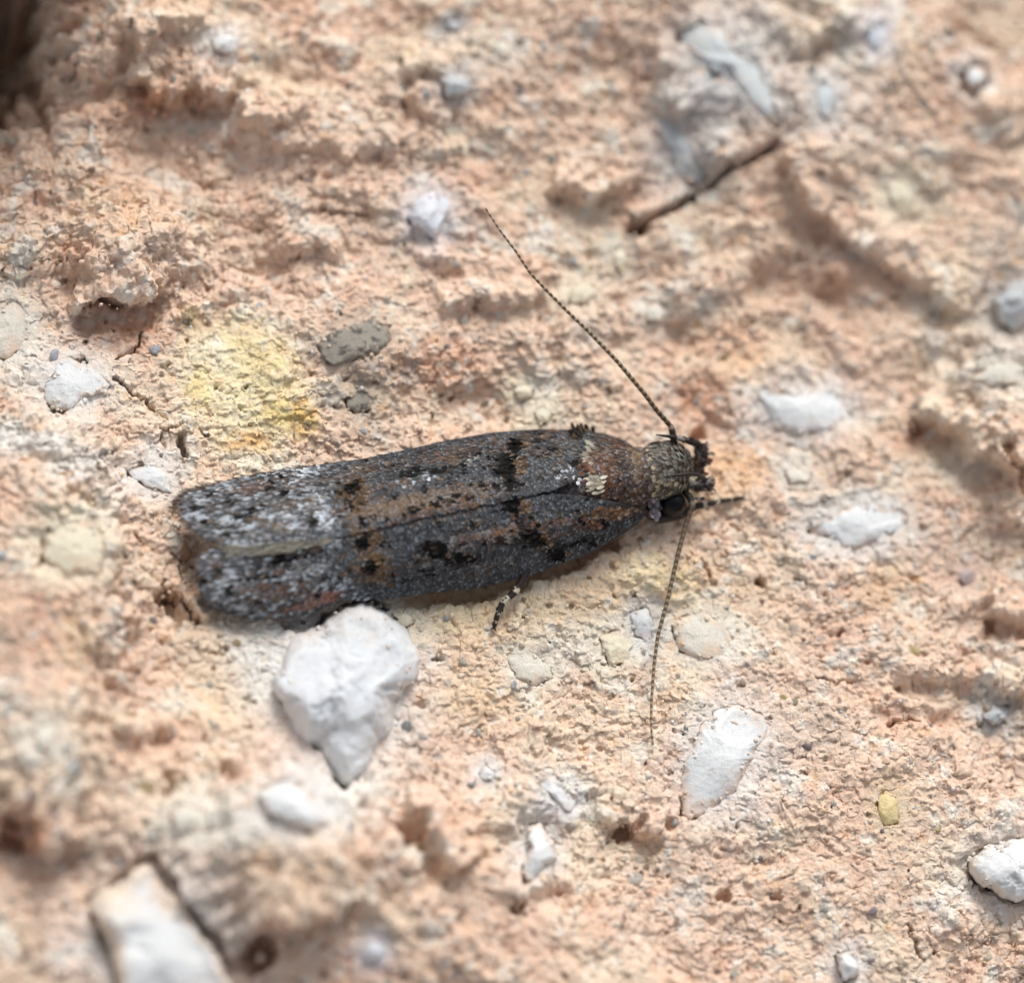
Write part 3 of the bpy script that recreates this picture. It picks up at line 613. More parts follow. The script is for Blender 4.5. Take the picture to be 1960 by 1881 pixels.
RIM_P, RIM_C, RIM_R = [], [], []
for i, (poly, mat, rise, flatt, moat, label, name, z0) in enumerate(stone_specs):
    size = math.sqrt(np.ptp([p[0] for p in poly])*np.ptp([p[1] for p in poly]))
    n = int(min(150, max(36, size*0.8))); rings = int(min(44, max(10, size*0.2)))
    ox, oy = outline_px(poly, n, i*3.7)
    cx, cy = ox.mean(), oy.mean()
    V = []; KC = []; cc0 = at(cx, cy, z0); bc = broad(cc0[0:1], cc0[1:2])[0]; base = z0-0.17; rgb, skin, smear = STONE_RGB[mat.name]; gcl = np.asarray(gcol(*at(cx, cy+size*0.75, z0)[:2]))*0.96
    rise_ = rise; rise = (rise if rise > 0.21 else 0.72*rise)+0.08
    soft = 0.12 if rise_ < 0.3 else 0.0
    prof = lambda r: (1-r**(2+4*flatt))**(0.62-0.10*flatt+soft)
    for k in range(rings):
        r = 1-k/rings
        h = prof(r)
        X = cx+(ox-cx)*r; Y = cy+(oy-cy)*r
        bumpy = (rise if mat is M_chalk else 0.55*rise)*(0.34*perlin(X/(0.36*size)+i, Y/(0.36*size), 400)+0.16*perlin(X/(0.15*size)+i, Y/(0.15*size), 401)-0.10*np.abs(perlin(X/(0.09*size), Y/(0.09*size), 402))+0.04*perlin(X/(0.035*size), Y/(0.035*size), 405))*min(1, 3*h)
        bumpy = bumpy+rise*0.20*np.abs(perlin(X/(0.6*size)+i*3, Y/(0.6*size), 404))*min(1, 2*h)
        nz = 0.5+0.55*perlin(X/(0.45*size)+i, Y/(0.45*size), 410)+0.35*perlin(X/14, Y/14, 411)+0.2*perlin(X/5, Y/5, 412)
        kk = np.clip(sstep(0.60, 1.0, nz*0.6+0.62*r**2.6*(0.55+smear)+0.22*(smear-0.4)), 0, 1)*min(1, 0.5+0.55*smear)
        KC.append(rgb+(gcl-rgb)*kk[:, None])
        g0 = at(X, Y, np.full(n, z0)); tiltz = broad(g0[:, 0], g0[:, 1])-bc
        V.append(at(X, Y, base+tiltz+0.10*min(1, k/2)+(rise-0.0)*h+bumpy))
    rf = np.random.default_rng(900+i)
    cen = np.array(V).reshape(-1, 3).mean(0); wt = np.clip(np.arange(rings)/(0.22*rings), 0, 1)
    A = np.array(V)
    zs_ = min(3.0, max(1.0, 0.55*size*S/rise)); drop = np.zeros(A.shape[:2])
    for _ in range(6):                           # planes of fracture
        th = rf.uniform(0, 6.28); nn = np.array([math.cos(th)*0.8, math.sin(th)*0.8, rf.uniform(0.6, 1.5)]); nn /= np.linalg.norm(nn)
        dd = ((A-cen)*np.array([1, 1, zs_]))@nn; lim = np.quantile(dd, rf.uniform(0.68, 0.92))
        drop += np.maximum(dd-lim, 0)*nn[2]/zs_*wt[:, None]
    A[..., 2] -= 0.38*rise*np.tanh(drop/(0.38*rise))
    V = list(A)
    nr = int(min(220, 16+size*1.0))              # mortar crumbs lapping over the rim
    kk_ = np.minimum((rf.random(nr)**2.4*rings*0.36).astype(int), rings-1); jj = rf.integers(0, n, nr)
    pp = A[kk_, jj]; keep = perlin(pp[:, 0]*3.2, pp[:, 1]*3.2, 620) > -0.12
    pp = pp[keep]+rf.normal(size=(keep.sum(), 3))*np.array([0.02, 0.02, 0.0])
    o3 = at(cx+(ox-cx)*1.12, cy+(oy-cy)*1.12, np.full(n, z0))[jj[keep]]
    RIM_P.append(pp); RIM_C.append(np.array([gcol(p[0], p[1]) for p in o3])*rf.uniform(.85, 1.1, (len(pp), 1))); RIM_R.append(rf.uniform(1.6, 2.4+0.035*min(size, 140), len(pp))*S)
    top = V[-1].mean(0)
    low = at(cx+(ox-cx)*0.97, cy+(oy-cy)*0.97, np.full(n, base-0.45))
    verts = np.vstack([low]+V+[top.reshape(1, 3)])
    c0 = np.array([*at(cx, cy, z0)])
    tot = rings+1
    ids = np.arange(tot*n).reshape(tot, n)
    q = np.stack([ids[:-1], np.roll(ids[:-1], -1, 1), np.roll(ids[1:], -1, 1), ids[1:]], -1).reshape(-1, 4)
    # smooth the centre fan
    tri = np.stack([ids[-1], np.roll(ids[-1], -1), np.full(n, tot*n)], 1)
    o = mesh_np(name, verts-c0, [q, tri], skin, np.vstack([KC[0]]+KC+[KC[-1].mean(0, keepdims=True)]), loc=c0)
    tag(o, label, {'stone_chip': 'stone', 'stone_vein': 'stone'}.get(name, name))

# ------------------------------------------------------------------ small chips pressed into the mortar: parts of the ground
rng = np.random.default_rng(5)
def ico(sub):
    import bmesh
    bm = bmesh.new(); bmesh.ops.create_icosphere(bm, subdivisions=sub, radius=1.0)
    v = np.array([w.co[:] for w in bm.verts]); f = np.array([[w.index for w in q.verts] for q in bm.faces]); bm.free()
    return v, f
ico1, ico2, ico3 = ico(1), ico(2), ico(3)
def pebble_shape(seed, sub=ico2, flat=0.6, chop=5):
    v, f = sub; v = v.copy(); r = np.random.default_rng(seed)
    for _ in range(chop):                       # chop facets off
        nrm = r.normal(size=3); nrm /= np.linalg.norm(nrm); lim = r.uniform(0.45, 0.8)
        d = v@nrm; over = d > lim
        v[over] -= np.outer(d[over]-lim, nrm)
    v *= r.uniform(0.75, 1.2, 3); v[:, 2] *= flat
    return v, f
white_mats = [M_white, M_cream, M_veil, M_veil, M_quartz, M_grey, M_cream, M_violet, M_yellow]
chip_meshes = {}
def in_keepout(px, py, pad=14):
    if poly_sd(np.array([px]), np.array([py]), MOTH_KEEP)[0] < pad: return True
    for s in stone_specs:
        P = np.array(s[0])
        if P[:, 0].min()-20 < px < P[:, 0].max()+20 and P[:, 1].min()-20 < py < P[:, 1].max()+20:
            if poly_sd(np.array([px]), np.array([py]), s[0])[0] < 4: return True
    return False
MOTH_KEEP = [(340, 930), (640, 870), (1000, 800), (1240, 830), (1390, 830), (1390, 985), (1240, 1010), (1080, 1090), (640, 1170), (430, 1190), (350, 1140)]
count = 0
while count < 230:
    px, py = rng.uniform(-30, 1990), rng.uniform(-30, 1910)
    if in_keepout(px, py): continue
    r = 4+12*rng.random()**2.2
    vi = int(rng.integers(0, 7)); mi = int(rng.integers(0, len(white_mats)))
    p = at_ground(px, py)[0]
    key = (vi, mi)
    if key not in chip_meshes:
        v, f = pebble_shape(100+vi)
        o = mesh_np('stone_chip', v, f, white_mats[mi], smooth=True, parent=ground); chip_meshes[key] = o.data
    else:
        o = bpy.data.objects.new('stone_chip', chip_meshes[key]); COL.objects.link(o); o.parent = ground
    o.scale = (r*S,)*3
    o.location = (p[0], p[1], p[2]-0.25*r*S*rng.random())
    o.rotation_euler = (rng.normal()*0.4, rng.normal()*0.4, rng.uniform(0, 6.28))
    count += 1

def scatter(name, n, rlo, rhi, power, colf, mat, sub, sink, flat=0.8, keep=True, seed=1, smooth=True):
    """many tiny grains as one mesh of real lumps"""
    r_ = np.random.default_rng(seed)
    px, py = r_.uniform(-40, 2000, n), r_.uniform(-40, 1920, n)
    if keep:
        k = poly_sd(px, py, MOTH_KEEP) > 2
        for s in stone_specs:
            k &= poly_sd(px, py, s[0]) > 1
        k &= np.hypot(px/170, py/230) > 1
        px, py = px[k], py[k]; n = len(px)
    p = at_ground(px, py)
    rad = (rlo+(rhi-rlo)*r_.random(n)**power)*S
    shapes = [pebble_shape(500+seed*20+k, sub, flat, 4)[0] for k in range(8)]
    f = sub[1]; nv = len(shapes[0])
    pick = r_.integers(0, 8, n); ang = r_.uniform(0, 6.28, n)
    base = np.array(shapes)[pick]               # n,nv,3
    tl = r_.normal(size=(n, 2))*0.5
    ca, sa = np.cos(ang)[:, None], np.sin(ang)[:, None]
    X = base[..., 0]*ca-base[..., 1]*sa; Y = base[..., 0]*sa+base[..., 1]*ca; Z = base[..., 2]+tl[:, :1]*X*0.6+tl[:, 1:]*Y*0.6
    V = np.stack([X, Y, Z], -1)*rad[:, None, None]+p[:, None, :]
    V[..., 2] += (0.6-sink)*rad[:, None]*0.6
    F = (f[None]+(np.arange(n)*nv)[:, None, None]).reshape(-1, 3)
    C = np.repeat(colf(r_, p, n)[:, None, :], nv, 1).reshape(-1, 3)
    o = mesh_np(name, V.reshape(-1, 3), F, mat, C, smooth)
    return tag(o, kind='stuff')
def crumb_col(r_, p, n):
    return gcol(p[:, 0], p[:, 1])*r_.uniform(0.85, 1.12, (n, 1))
P_ = np.vstack(RIM_P); C_ = np.vstack(RIM_C); R_ = np.concatenate(RIM_R); r_ = np.random.default_rng(8)
sh = np.array([pebble_shape(700+k, ico1, 0.8, 4)[0] for k in range(8)]); B_ = sh[r_.integers(0, 8, len(P_))]
an_ = r_.uniform(0, 6.28, len(P_)); ca, sa = np.cos(an_)[:, None], np.sin(an_)[:, None]
V_ = np.stack([B_[..., 0]*ca-B_[..., 1]*sa, B_[..., 0]*sa+B_[..., 1]*ca, B_[..., 2]*0.7], -1)*R_[:, None, None]+P_[:, None, :]
tag(mesh_np('mortar_dust', V_.reshape(-1, 3), (ico1[1][None]+(np.arange(len(P_))*len(ico1[0]))[:, None, None]).reshape(-1, 3), M_ground, np.repeat(C_[:, None], len(ico1[0]), 1).reshape(-1, 3)), kind='stuff')
scatter('mortar_crumbs', 13000, 1.6, 8.0, 3.2, crumb_col, M_ground, ico1, 0.6, seed=3)
def pale_col(r_, p, n):
    t = np.array([lin((244, 244, 244)), lin((230, 224, 210)), lin((215, 218, 224)), lin((236, 206, 160))])
    return t[r_.integers(0, 4, n)]
scatter('sand_grains', 1500, 1.2, 5.0, 2.5, pale_col, M_grain, ico1, 0.4, seed=4)
def dark_col(r_, p, n):
    t = np.array([lin((60, 46, 38)), lin((40, 42, 44)), lin((110, 66, 44)), lin((90, 84, 78))])
    return t[r_.integers(0, 4, n)]
scatter('mineral_specks', 280, 1.0, 3.2, 2.0, dark_col, M_grain, ico1, 0.5, seed=6)

# ------------------------------------------------------------------ the moth
moth = bpy.data.objects.new('moth', None); COL.objects.link(moth)
moth_base = at(880, 985, 0.0)
moth.location = moth_base
tag(moth, 'small mottled grey and brown moth resting with folded wings and long banded antennae', 'moth')
MB = np.array(moth_base)
def part(name, V, F, mat, cols=None, parent=None, smooth=True):
    """a part: vertices given in world coordinates"""
    par = parent or moth
    o = mesh_np(name, np.asarray(V)-MB, F, mat, cols, smooth)
    o.parent = par
    return o
A0 = np.array([400.0, 1060.0]); EA = np.array([0.9827, -0.1855]); NA = np.array([-0.1855, -0.9827])
def to_sd(pts):
    q = np.asarray(pts, float)-A0; return q@EA, q@NA
def from_sd(s, d):
    return A0[0]+s*EA[0]+d*NA[0], A0[1]+s*EA[1]+d*NA[1]
UP_OUT = [(342,966),(350,951),(370,939),(412,926),(480,909),(560,896),(640,885),(700,877),(780,860),(860,842),(940,828),(1030,821),(1110,823),(1160,830),(1195,842),(1228,866)]
LO_OUT = [(380,1118),(386,1138),(400,1158),(436,1176),(490,1184),(547,1180),(606,1168),(665,1148),(740,1143),(826,1134),(921,1122),(1003,1103),(1063,1083),(1126,1059),(1183,1027),(1221,1002),(1242,978)]
UP_IN = [(342,966),(350,984),(374,1005),(416,1034),(476,1052),(560,1044),(640,1031),(826,987),(952,962),(1060,938),(1110,915),(1165,893),(1228,868)]
LO_IN = [(380,1118),(384,1094),(396,1066),(420,1042),(476,1036),(560,1026),(640,1014),(826,974),(952,952),(1060,945),(1110,948),(1165,958),(1242,976)]
def curve(pts):
    s, d = to_sd(pts); o = np.argsort(s); return s[o], d[o]
cu_uo, cu_ui, cu_lo, cu_li = map(curve, (UP_OUT, UP_IN, LO_OUT, LO_IN))
def crest(s): return np.interp(s, [-60, 100, 400, 700, 850], [0.55, 0.70, 0.92, 1.06, 0.96])
def rim(s): return np.interp(s, [-60, 0, 200, 500, 850], [0.34, 0.28, 0.24, 0.26, 0.44])
def wing_z(s, d, upper):
    W = np.abs(np.interp(s, *(cu_uo if upper else cu_lo)))+1e-6
    t = np.clip(np.abs(d)/np.maximum(W, 40), 0, 1.15)
    z = crest(s)-(crest(s)-rim(s))*np.power(t, 1.9)
    # shallow folds along the veins
    z = z+0.018*np.sin(np.abs(d)/W*11+s*0.004)*sstep(0.05, 0.3, t)
    return z+(0.015 if upper else -0.02)
def wing_point(s, d, upper, lift=0.0):
    px, py = from_sd(s, d)
    return at(px, py, wing_z(s, d, upper)+lift)
wings = {}
for upper in (True, False):
    so, si = (cu_uo, cu_ui) if upper else (cu_lo, cu_li)
    s0 = max(so[0][0], si[0][0])+1; s1 = min(so[0][-1], si[0][-1])-1
    ns, nd = 130, 26
    ss = s0+(s1-s0)*(0.5-0.5*np.cos(np.linspace(0, math.pi, ns)))
    Sg = np.repeat(ss[:, None], nd, 1)
    di, do = np.interp(ss, *si), np.interp(ss, *so)
    Dg = di[:, None]+(do-di)[:, None]*np.linspace(0, 1, nd)[None]
    T = wing_point(Sg, Dg, upper).reshape(-1, 3); B = T-np.array([0, 0, 0.035])
    ids = np.arange(ns*nd).reshape(ns, nd); n = ns*nd
    q = np.stack([ids[:-1, :-1], ids[1:, :-1], ids[1:, 1:], ids[:-1, 1:]], -1).reshape(-1, 4)
    edge = np.concatenate([ids[:, 0], ids[-1, 1:], ids[::-1, -1][1:], ids[0, ::-1][1:-1]])
    e2 = np.roll(edge, -1)
    rimq = np.stack([edge, e2, e2+n, edge+n], 1)
    if not upper: q = q[:, ::-1]
    w = part('forewing', np.vstack([T, B]), [q, q[:, ::-1]+n, rimq], M_membrane)
    tag(w, label='upper forewing of the pair in the picture, its inner edge lying over the other' if upper else 'lower forewing, its rim touching the chalky rock')
    wings[upper] = (w, so, si, s0, s1)

# colour of the wing scales, in reference pixels: x, y, rx, ry, angle, colour, strength, softness
SL, BK, RU, BR, WH, BE, OR = (70, 73, 77), (12, 11, 11), (102, 78, 63), (94, 80, 67), (188, 196, 204), (150, 142, 116), (106, 82, 58)
DB = (52, 44, 40)
BLOBS = [
 (930,931,10,8,0,BK,1),(903,949,10,8,0,(40,26,22),1),(869,957,9,7,0,BK,1),(840,966,8,7,0,BK,1),(820,938,8,6,0,BK,1),(798,976,9,7,0,BK,1),(957,929,10,8,0,BK,1),(606,998,9,8,0,BK,1),(760,950,8,6,0,BK,.9),(1000,925,14,5,-10,BK,.8),(1000,1035,10,6,0,BK,.8),(935,1035,8,5,0,BK,.8),(910,1008,16,6,-10,DB,.8),(880,1018,16,6,-10,DB,.8),(950,1000,20,5,-10,DB,.6),
 (1040,836,90,10,0,BR,.55),(940,850,110,14,-8,BR,.4),(800,880,110,12,-10,BR,.3),(700,897,45,14,-10,BR,.8),(770,968,120,20,-11,(112,94,78),.85),(900,940,90,18,-11,(104,90,78),.7),(870,965,90,10,-11,(120,92,70),.5),
 (1000,1010,130,10,-10,(118,90,72),.7),(960,1033,60,9,-12,RU,.55),(880,1040,60,9,-12,BR,.5),(1120,1000,40,10,-10,RU,.6),
 (686,945,30,34,10,OR,.95),(676,960,22,18,0,BR,.8),(708,1030,34,26,20,OR,.95),(722,1080,32,32,10,OR,.9),(735,1105,18,12,0,OR,.6),(690,1108,30,10,-10,RU,.7),
 (683,931,13,8,-15,BK,.95),(672,958,9,8,0,BK,.8),(706,1033,9,16,-25,BK,1),(721,1082,11,14,-10,BK,1),(733,1098,8,6,0,BK,.8),(700,962,6,6,0,BK,.7),
 (976,893,22,28,5,BK,1),(1000,930,22,10,-10,DB,.8),(1010,1000,12,14,20,DB,.7),(985,925,10,12,0,BK,.7),(994,850,14,13,0,BK,1),(1025,826,22,7,0,DB,.9),(1004,892,10,22,0,OR,.75),(1012,850,10,12,0,OR,.65),
 (990,964,15,13,0,BK,1),(1010,966,12,13,0,OR,.8),(965,975,14,4,-10,BK,.6),(1027,1025,22,14,20,BK,1),(1050,1030,10,9,0,OR,.7),(1076,1060,14,12,0,BK,1),(1092,1058,8,7,0,OR,.5),(1050,1046,16,10,25,BK,.9),
 (835,1046,28,11,-8,BK,1),(889,1063,18,13,-10,BK,.9),(855,1060,20,10,0,BK,.7),(965,1033,14,8,-8,(46,30,26),.9),(930,1080,30,8,-8,BR,.5),(870,1085,60,8,-8,BK,.35),(760,1110,60,8,-6,BK,.35),
 (902,948,7,6,0,(40,26,22),1),(867,956,6,6,0,BK,.9),(927,931,6,5,0,BK,.9),(955,929,7,6,0,BK,.9),(880,975,5,4,0,BK,.8),(840,965,5,4,0,BK,.8),(806,975,5,5,0,BK,.8),(782,985,5,5,0,BK,.8),(985,935,12,5,-10,BK,.7),
 (850,900,36,9,-12,BK,.6),(890,905,26,6,-12,BK,.5),(800,895,20,7,-10,BK,.55),(830,860,34,6,-10,DB,.6),(760,905,20,5,-10,BK,.4),(910,870,30,7,-10,DB,.5),(860,925,22,5,-12,BK,.4),(1040,915,14,8,0,DB,.6),(1070,905,16,10,0,BR,.5),(1080,890,20,12,0,BR,.6),
 (825,915,12,9,0,WH,.8),(1085,910,14,14,0,WH,.4),(790,925,26,10,0,WH,.3),
 (621,974,14,36,-15,WH,.85),(600,895,26,14,-30,WH,.8),(575,915,24,9,-20,WH,.6),(640,990,20,14,0,WH,.7),(590,940,40,10,-10,WH,.4),(650,1118,40,16,-8,WH,.85),(610,1085,40,8,-8,WH,.5),(640,1040,50,7,-15,WH,.6),(560,1100,40,10,0,WH,.4),
 (443,1105,16,30,25,WH,.85),(415,1090,22,9,-40,WH,.8),(400,955,24,10,10,WH,.85),(440,930,20,8,-10,WH,.7),(452,996,24,8,-5,WH,.75),(400,990,26,7,10,WH,.65),(520,985,22,8,-10,WH,.65),(560,990,16,16,0,WH,.6),(480,1010,22,7,-10,WH,.6),(420,1140,30,8,20,WH,.6),(540,1150,40,8,-6,WH,.55),(520,1070,12,9,0,WH,.7),(470,1160,22,6,0,WH,.5),(690,1140,30,7,0,WH,.5),(430,1020,24,6,-10,WH,.5),(500,925,14,6,0,WH,.5),
 (552,1128,80,17,-4,RU,.85),(480,1125,40,14,0,RU,.5),(630,1140,36,12,-12,(150,105,88),.75),(590,1158,50,8,-12,(146,104,90),.6),(487,935,46,9,-8,RU,.85),(560,925,30,9,-8,RU,.6),(420,965,20,7,0,BR,.6),(540,965,40,9,-10,BR,.6),(600,960,18,12,0,RU,.6),(560,975,18,8,0,RU,.5),(555,1012,20,8,0,BE,.5),(640,915,30,9,-10,BR,.6),
 (437,962,30,4,-6,BK,.95),(493,972,22,4,-8,BK,.9),(384,972,12,6,-20,BK,.9),(606,998,7,7,0,BK,.95),(400,1000,14,5,0,BK,.7),(470,985,12,4,0,BK,.8),(540,1071,46,6,-8,BK,1),(530,1062,40,7,-8,(60,42,36),.9),(500,1104,58,3.5,-6,BK,.95),(395,1108,14,10,10,BK,.8),(560,940,12,5,0,BK,.7),(460,1005,16,4,0,BK,.6),(600,1060,40,6,-8,BK,.5),(580,1085,30,5,-6,BK,.5),(500,1150,16,6,0,DB,.7),(560,1155,22,6,0,DB,.6),(470,945,20,4,-6,DB,.7),(380,1130,8,18,0,(90,92,84),.5),
 (1205,880,34,30,0,(112,76,58),.8),(1180,850,40,14,20,(104,76,62),.7),(1190,980,44,13,-12,(126,90,66),.8),(1160,985,16,10,0,(130,112,90),.6),(1140,1000,10,12,0,(160,104,72),.9),(1160,1000,8,10,0,BK,.8),(1120,1035,40,6,-14,BK,.6),(1180,1015,30,8,-20,DB,.5),
]
for (_x, _y) in ((976,893),(994,852),(990,964),(1028,1027),(1076,1060),(706,1033),(721,1081),(683,935),(836,1046),(889,1063)):
    BLOBS.append((_x-6, _y, 26, 15, -10, DB, .6)); BLOBS.append((_x-4, _y+3, 17, 9, -25, BK, .6))
for (_x, _y, _rx, _ry, _a) in ((984,872,14,22,10),(982,925,9,22,-15),(1000,995,10,20,-25),(1050,1043,26,9,35),(836,1050,34,10,-8),(905,1068,30,8,-8),(795,905,34,6,-10),(700,1000,8,16,-15)):
    BLOBS.append((_x, _y, _rx, _ry, _a, BK, .85))
for (_x, _y, _rx, _ry, _c, _k) in ((900,870,110,9,RU,.5),(760,925,70,8,RU,.5),(840,985,110,9,RU,.55),(1080,1020,70,8,RU,.6),(800,1075,90,9,BR,.6),(930,1095,70,7,BR,.5),(1060,860,50,12,BR,.6)):
    BLOBS.append((_x, _y, _rx, _ry, -10, _c, _k))
_rb = np.random.default_rng(77)
for _k in range(330):                            # worn flecks and dark spots strewn over both wings
    _x, _y = _rb.uniform(370, 1190), 0; _y = 1065-0.189*(_x-380)+_rb.uniform(-125, 125)
    _c = [BK, BK, DB, RU, BR, WH, (130, 126, 120), OR][_rb.integers(0, 8)]
    if _c == WH and _x > 640: _c = BR
    BLOBS.append((_x, _y, _rb.uniform(4, 13), _rb.uniform(2.5, 6), -10+_rb.normal()*8, _c, _rb.uniform(.6, 1)))
BLOBS.sort(key=lambda b: -b[2]*b[3])            # broad zones first, small dots on top of them
def wing_tint(px, py, r_):
    n = len(px)
    C = np.broadcast_to(lin(SL), (n, 3)).copy()
    mott = fbm(px/26, py/11, 501, 3, 0.6); mott2 = fbm(px/12+9, py/7, 505, 2, 0.6)
    C *= (0.92+0.35*mott)[:, None]
    w = sstep(0.15, 0.6, mott2)*0.6
    C += (lin(BR)-C)*w[:, None]*0.45
    tail = sstep(720, 560, px)
    w = tail*sstep(0.0, 0.45, fbm(px/9, py/6, 507, 2, 0.6))*0.75
    C += (lin(WH)-C)*w[:, None]
    w = tail*sstep(0.0, 0.45, fbm(px/14+30, py/6, 509, 2, 0.6))*0.7
    C += (lin((92, 76, 66))-C)*w[:, None]
    jx, jy = r_.normal(size=n)*2.4, r_.normal(size=n)*2
    for (cx, cy, rx, ry, ang, col, s) in BLOBS:
        a = math.radians(ang); dx, dy = px+jx-cx, py+jy-cy
        u = (dx*math.cos(a)+dy*math.sin(a))/rx; v = (-dx*math.sin(a)+dy*math.cos(a))/ry
        k = s*np.exp(-np.power(u*u+v*v, 1.6))
        if col in (WH, RU, BR, BE) and rx > 11: k = k*sstep(-0.35 if col == WH else -0.6, 0.3, perlin(px/8+cx, py/5, 540)+0.5*perlin(px/4, py/3+cx, 541))
        k = np.where(r_.random(n) < k*1.3, np.minimum(1, k+0.4), k*0.3)
        C += (lin(col)-C)*k[:, None]
    return np.clip(C*r_.uniform(0.75, 1.25, (n, 1)), 0.003, 0.8)

TPL = np.array([(0, -0.18, 0), (0, 0.18, 0), (0.45, -0.5, 0.04), (0.45, 0.5, 0.04), (0.88, -0.40, 0.10), (0.88, 0.40, 0.10), (1.02, 0, 0.11), (0.5, 0, 0.09), (0.85, 0, 0.14)])
TPF4 = np.array([(0, 1, 7, 7)])
TPF = np.array([(0, 7, 2), (0, 1, 7), (1, 3, 7), (2, 7, 4), (7, 8, 4), (7, 3, 8), (3, 5, 8), (4, 8, 6), (8, 5, 6)])
def scales_mesh(P, Nn, Td, ln, wd, C, r_, tipprob=0.35, liftk=1.0, tipcol=(0.42, 0.45, 0.50)):
    """leaf shaped scales: positions, normals, tip directions, lengths, widths, colours -> vertices, faces, colours"""
    n = len(P)
    Td = Td-Nn*np.sum(Td*Nn, 1, keepdims=True); Td /= np.linalg.norm(Td, axis=1, keepdims=True)
    Bd = np.cross(Nn, Td)
    liftv = (0.8+0.8*r_.random((n, 1)))*liftk
    roll = r_.normal(size=(n, 1))*0.12
    V = P[:, None]+Td[:, None]*(TPL[None, :, 0, None]*ln[:, None, None])+Bd[:, None]*(TPL[None, :, 1, None]*wd[:, None, None]) \
        + Nn[:, None]*((TPL[None, :, 2]*liftv+roll*TPL[None, :, 1])*wd[:, None]*1.3)[..., None]
    cc = np.repeat(C[:, None], len(TPL), 1)
    lum = np.clip(C.mean(1)/0.045, 0.0, 1.0)**1.5
    tip = (r_.random(n) < tipprob)[:, None, None]*lum[:, None, None]*np.array([0, 0, .15, .15, .75, .75, 1, 0, .3])[None, :, None]*(0.15+0.85*r_.random((n, 1, 1))**2.2)  # pale tips: the scales' own white rims plus painted glints
    cc = cc+(np.maximum(np.asarray(tipcol), cc)-cc)*tip
    cc = cc*np.array([.8, .8, .92, .92, 1, 1, 1, .97, 1.03])[None, :, None]
    F = TPF[None]+(np.arange(n)*len(TPL))[:, None, None]
    return V.reshape(-1, 3), F.reshape(-1, 3), np.clip(cc.reshape(-1, 3), 0, 0.85)
rs = np.random.default_rng(11)
